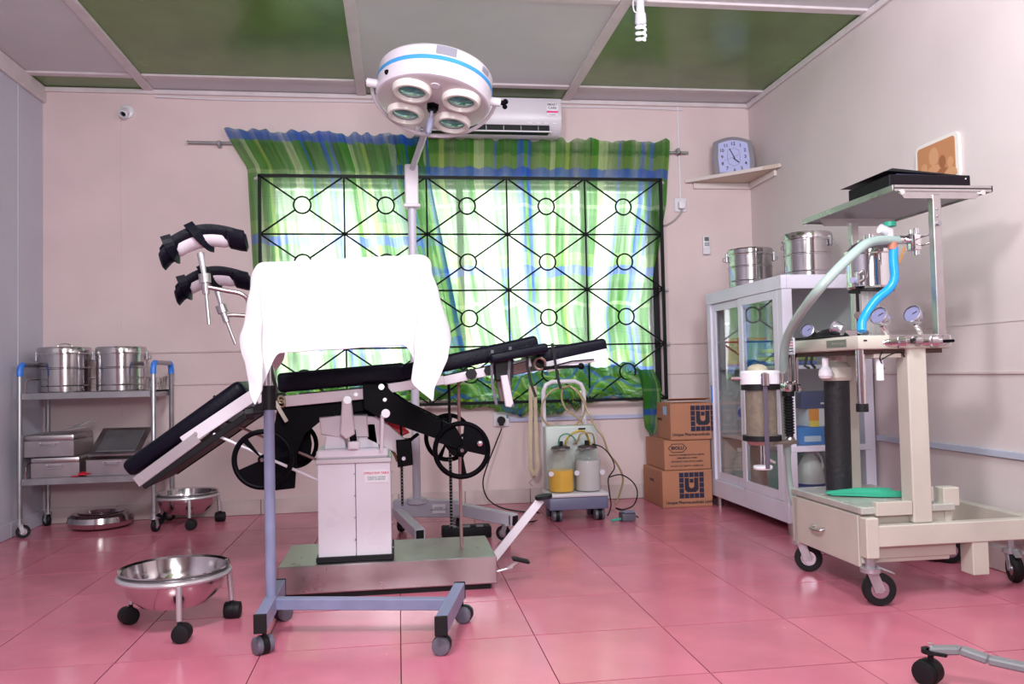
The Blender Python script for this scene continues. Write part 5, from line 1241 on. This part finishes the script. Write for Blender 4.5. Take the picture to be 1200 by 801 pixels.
b = MB(); b.lathe([(.010, 0), (.016, .005), (.016, .02), (.010, .025), (.001, .025)], (1.722, 2.560, .876), (1, -.1, 0), n=14); b.build('valve_wheel', STEELB, t)
b = MB(); b.bar((1.80, 2.57, .872), (1.865, 2.555, .874), .012, .010, .003); b.build('valve_handle', BLACK, t)
# heap of black tubing on the deck
b = MB(); b.rings([[Vector((1.62+.045*math.sin(PI*k/10)*math.cos(a), 2.78+.028*k, .90+.038*math.sin(PI*k/10)*max(0, math.sin(a))+.002)) for a in [2*PI*j/12 for j in range(12)]] for k in range(1, 10)])
b.build('black_mask', RUBBER, t)
MB().bar((1.56, 2.76, .903), (1.56, 3.03, .905), .05, .008, .002).build('black_pad', RUBBER, t)
# flowmeter and chrome vessel
MB().cyl((1.725, 2.90, .895), (1.725, 2.90, 1.12), .006, n=10).build('support_rod', BLACKM, t)
for x in (1.765, 1.80): MB().cyl((x, 2.90, .90), (x, 2.90, 1.085), .010, n=12).build('flow_tube', JARG, t)
MB().box(1.745, 1.82, 2.905, 2.915, .90, 1.09, .002).build('flow_panel', mat('flow_panel_grey', (.42, .40, .40), .4), t)
MB().cyl((1.715, 2.885, .985), (1.735, 2.915, .985), .014, n=12).build('rod_clamp', CHROME, t)
MB().cyl((1.77, 2.885, .985), (1.77, 2.89, .985), .008, n=12).build('red_bead', REDP, t)
vs = MB().lathe([(.001, 1.085), (.080, 1.085), (.088, 1.095), (.088, 1.215), (.093, 1.220), (.093, 1.232), (.086, 1.238), (.070, 1.256), (.045, 1.268), (.045, 1.276), (.001, 1.279)], (1.800, 2.93, 0), n=40).build('chrome_vessel', CHROME, t)
MB().cyl((1.800, 2.93, 1.276), (1.800, 2.93, 1.295), .022, n=16).build('vessel_cap', CHROME, vs)
MB().cyl((1.800, 2.93, 1.078), (1.800, 2.93, 1.088), .082, n=30).build('vessel_foot', BLACKM, vs)
b = MB(); b.box(1.700, 1.715, 2.86, 2.88, 1.10, 1.15, .004); b.tube([(1.716, 2.87, 1.11), (1.735, 2.86, 1.125), (1.725, 2.85, 1.15), (1.71, 2.86, 1.14)], .004, 6, smooth=3); b.build('vessel_clamp', STEELB, vs)
MB().cyl((1.70, 2.87, 1.115), (1.685, 2.865, 1.115), .012, n=10).build('clamp_knob', mat('knob_lilac', (.4, .4, .6), .3), vs)
MB().cyl((1.685, 2.78, .915), (1.655, 2.76, .915), .009, n=10).build('connector', GREYP, t)
MB().cyl((1.655, 2.76, .915), (1.632, 2.745, .916), .005, n=8).build('connector_tip', PAPER, t)
# elbow assembly with hoses
b = MB(); e = at(1042, 272, Y=2.72); b.cyl((e.x, 2.72, e.z-.025), (e.x, 2.72, e.z+.01), .015, n=14); c = at(1034, 268, Y=2.72); b.cyl((c.x-.012, 2.715, c.z), (e.x, 2.72, e.z), .017, n=16); b.build('elbow', PAPER, t)
c = at(1043, 264, Y=2.72); MB().cyl((c.x, 2.72, c.z-.004), (c.x, 2.72, c.z+.012), .021, n=20).build('green_cap', mat('mint_green_plastic', (.03, .45, .30), .35), t)
c = at(1046, 287, Y=2.72); MB().cyl((c.x, 2.72, c.z-.016), (c.x, 2.72, c.z+.012), .016, n=14).build('rubber_joint', PINKRUB, t)
b = MB(); a1, a2 = at(1040, 281, Y=2.72), at(1062, 281, Y=2.72); b.cyl(a1, a2, .015, n=14); b.cyl(a2, a2+Vector((.05, 0, 0)), .010, n=12); b.build('manifold', CHROME, t)
m1 = at(1071, 284, Y=2.70); b = MB(); b.box(m1.x-.018, m1.x+.018, 2.68, 2.72, m1.z-.03, m1.z+.03, .006, seg=2); b.cyl((m1.x-.012, 2.70, m1.z+.03), (m1.x-.012, 2.70, m1.z+.045), .008); b.cyl((m1.x+.01, 2.70, m1.z+.03), (m1.x+.01, 2.70, m1.z+.05), .011); b.cyl((m1.x+.008, 2.70, m1.z-.045), (m1.x+.008, 2.70, m1.z-.03), .012); b.build('clamp_block', CHROME, t)
for yy, y_ in ((278, 271), (288, 282)): MB().cyl(at(1078, yy, Y=2.70), at(1100, y_, Y=2.60), .0035, n=8).build('clamp_rod', STEELB, t)
MB().cyl(at(1060, 290, Y=2.70), at(1054, 308, Y=2.70), .004, .0025, n=8).build('amber_tip', mat('amber_plastic', (.45, .18, .02), .3), t)
hose('blue_hose', [(1047, 290, 2.72), (1047, 308, 2.72), (1048, 326, 2.72), (1042, 338, 2.72), (1027, 351, 2.72), (1016, 366, 2.72), (1010, 378, 2.71), (1010, 388, 2.70)], .0155, HOSEB, t, 14, 8)
hose('pale_hose', [(1052, 281, 2.72), (1036, 281, 2.71), (1016, 285, 2.66), (995, 302, 2.62), (975, 322, 2.6), (958, 341, 2.62), (942, 362, 2.72), (928, 383, 2.86), (920, 405, 2.98), (918, 440, 3.08), (920, 480, 3.14), (922, 520, 3.15), (925, 560, 3.15), (930, 592, 3.14)], [.0165]*60+[.0165]*30+[.012]*14, HOSEG, t, 14, 8)
# soda lime canister on its arm
can = Vector((1.382, 3.02, 0))
MB().lathe([(.001, .735), (.076, .735), (.076, .778), (.070, .786), (.001, .786)], can, n=40).build('canister_head', PAPER, t)
gl = MB().lathe([(.066, .530), (.068, .530), (.068, .730), (.066, .730)], can, n=40).build('canister_glass', JARG, t)
MB().lathe([(.001, .532), (.058, .532), (.058, .725), (.001, .725)], can, n=36).build('granules', AMBERJ, gl)
for z in (.518, .712): MB().lathe([(.060, z), (.073, z), (.073, z+.020), (.060, z+.020)], can, n=36).build('black_seal', RUBBER, t)
b = MB(); b.lathe([(.001, .502), (.05, .502), (.062, .518), (.001, .518)], can, n=30); b.bar(can+Vector((0, 0, .51)), (1.53, 3.05, .506), .04, .016, .004); b.build('lower_plate', mat('tarnished_metal', (.45, .38, .33), .35, .8), t)
MB().box(can.x-.030, can.x-.012, 2.930, 2.935, .42, .74, .002).build('strap', PURP, t)
b = MB(); b.cyl(can+Vector((-.02, -.085, .73)), can+Vector((-.02, -.085, .775)), .016, n=14); b.cyl(can+Vector((-.02, -.085, .765)), can+Vector((-.02, -.05, .765)), .016, n=12); b.build('head_port', CHROME, t); MB().cyl(can+Vector((.05, -.07, .735)), can+Vector((.05, -.07, .775)), .012, n=12).build('head_port', CHROME, t); MB().cyl(can+Vector((-.12, 0, .757)), can+Vector((-.07, 0, .757)), .008, n=10).build('head_port', CHROME, t)
MB().ball(can+Vector((-.01, 0, .79)), .04, .04, .022).build('dome_valve', mat('amber_dome', (.45, .40, .30), .2), t)
b = MB(); b.cyl(can+Vector((0, 0, .42)), can+Vector((0, 0, .50)), .008, n=10); b.bar(can+Vector((0, 0, .46)), can+Vector((.05, 0, .43)), .006, .010, .001); b.build('clamp_screw', CHROME, t)
MB().lathe([(.001, 0), (.034, 0), (.037, .006), (.034, .014), (.001, .014)], can+Vector((0, 0, .408)), n=24).build('clamp_wheel', PAPER, t)
b = MB(); b.box(1.49, 1.535, 3.03, 3.08, .70, .74, .006, seg=2); b.cyl((1.47, 3.05, .72), (1.44, 3.04, .72), .010, n=10); b.cyl((1.512, 3.055, .74), (1.512, 3.055, .86), .014, n=14); b.build('arm_joint', CHROME, t)
MB().lathe([(.001, 0), (.018, 0), (.018, .008), (.001, .008)], (1.545, 3.04, .715), (1, -.3, 0), n=14).build('joint_knob', CHROME, t)
b = MB(); b.lathe([(.021, .682), (.024, .685), (.024, .700), (.021, .703)], (1.512, 3.055, 0), n=20)
for k in range(13): b.lathe([(.014, .535+.011*k), (.020, .5395+.011*k), (.020, .5415+.011*k), (.014, .546+.011*k)], (1.512, 3.055, 0), n=18)
b.cyl((1.512, 3.055, .52), (1.512, 3.055, .70), .014, n=16); b.build('corrugated_connector', RUBBER, t)
b = MB(); b.ball((1.512, 3.055, .512), .020); b.build('elbow_joint', STEELB, t)
# casters
caster(t, 1.556, ay1-.005, .052, .112, ang=-.5, wdt=.030, brake=True)
caster(t, ax0+.016, ay0+.010, .054, .158, ang=-.25, wdt=.034, brake=True)
caster(t, 2.16, ay1-.005, .050, .152, ang=-.4, wdt=.030)
caster(t, 2.215, ay0+.19, .050, .172, ang=-1.9, wdt=.030, brake=True)
# things on the trolley
t = thing('black_case', (1.84, 2.75, 1.408), 'black case with tilted loose lid on the raised metal shelf', 'case')
MB().box(1.680, 1.985, 2.60, 2.86, 1.408, 1.450, .003).build('case_body', mat('black_case_plastic', (.006, .004, .007), .45, spec=.15), t)
MB().prism([(1.668, 1.462), (1.700, 1.474), (1.96, 1.452), (1.96, 1.448), (1.70, 1.464)], 2.61, 2.90, .001).build('loose_lid', BLACKM, t)
MB().box(1.72, 1.86, 2.62, 2.80, 1.450, 1.458, .002).build('inner_tray', mat('navy_foam', (.05, .05, .12), .6), t)
MB().cyl((1.965, 2.598, 1.437), (1.965, 2.601, 1.437), .003, n=8).build('rivet', CHROME, t)
G = []
def clo(u, v):
    w_ = .03+.10*min(1, u*1.6); x = 1.555+.235*u+.01*math.sin(9*v); y = 2.86+w_*(v-.5)*1.1-.05*u
    z = .3255+.026*max(0, math.sin(PI*v))*min(1, 2.2*u)*(1-.5*u)+.006*math.sin(14*v+5*u)*min(1, 2*u)*(math.sin(PI*v)**.5 if 0 < v < 1 else 0)+.010*max(0, math.sin(5*u+1.5))*v
    return (x, y, max(z, .3245))
o = sheet('green_cloth', clo, 24, 16, SURG, None, lambda u, v: (u, v)); md = o.modifiers.new('s', 'SOLIDIFY'); md.thickness = .003; md.offset = 1
tag(o, 'folded green surgical cloth lying on the drawer top of the anaesthesia trolley', 'cloth')

# ================================================================ STOOL BASE (bottom right)
t = thing('wheeled_stool_base', (1.52, 1.55, 0), 'grey bent-arm stool base with black twin casters at the bottom right edge', 'stool')
cc = Vector((1.62, 1.60, .085))
for k, (ex, ey) in enumerate(((1.305, 1.925), (1.70, 2.02), (2.0, 1.60), (1.72, 1.20), (1.28, 1.28))):
    e = Vector((ex, ey, .100)); d = (e-cc); m_ = cc+d*.62
    P = [cc+Vector((0, 0, .02)), cc+d*.45+Vector((0, 0, -.012)), cc+d*.72+Vector((0, 0, -.010)), cc+d*.85, e-Vector((0, 0, .015))]
    b = MB()
    for i in range(4): b.bar(P[i], P[i+1], .034, .018, .004)
    arm = b.build('arm', mat('grey_stool_arm', (.22, .23, .25), .4) if k == 0 else bpy.data.materials['grey_stool_arm'], t)
    b = MB(); b.cyl((ex, ey, .078), (ex, ey, .088), .022, n=16); b.box(-.01, .04, -.02, .02, .078, .088, .002, M=Matrix.Translation((ex, ey, 0)) @ Matrix.Rotation(math.atan2(-d.y, -d.x), 4, 'Z')); b.build('arm_cap', RUBBER, t)
    MB().cyl((ex, ey, .088), (ex, ey, .102), .006, n=8).build('caster_pin', CHROME, t)
    twin_caster(t, ex, ey, .030, .08, 2.0+k)
MB().cyl((cc.x, cc.y, .075), (cc.x, cc.y, .13), .035, n=20).build('hub', bpy.data.materials['grey_stool_arm'], t)
MB().cyl((cc.x, cc.y, .13), (cc.x, cc.y, .42), .018, n=16).build('gas_column', CHROME, t)
MB().lathe([(.001, .42), (.15, .42), (.17, .43), (.175, .455), (.165, .475), (.001, .48)], (cc.x, cc.y, 0), n=36).build('seat', VINYL, t)
# plug board lying by the right wall
t = thing('floor_bundle', (2.2, 3.3, 0), 'dark bundle lying on the floor by the right wall beneath the anaesthesia trolley', 'bundle')
MB().box(2.13, 2.25, 3.13, 3.34, .0, .10, .02, seg=2).build('bundle_body', BLACKM, t)
MB().ball((2.14, 3.10, .03), .035, .03, .028).build('bundle_end', mat('dark_navy', (.02, .02, .06), .4), t)
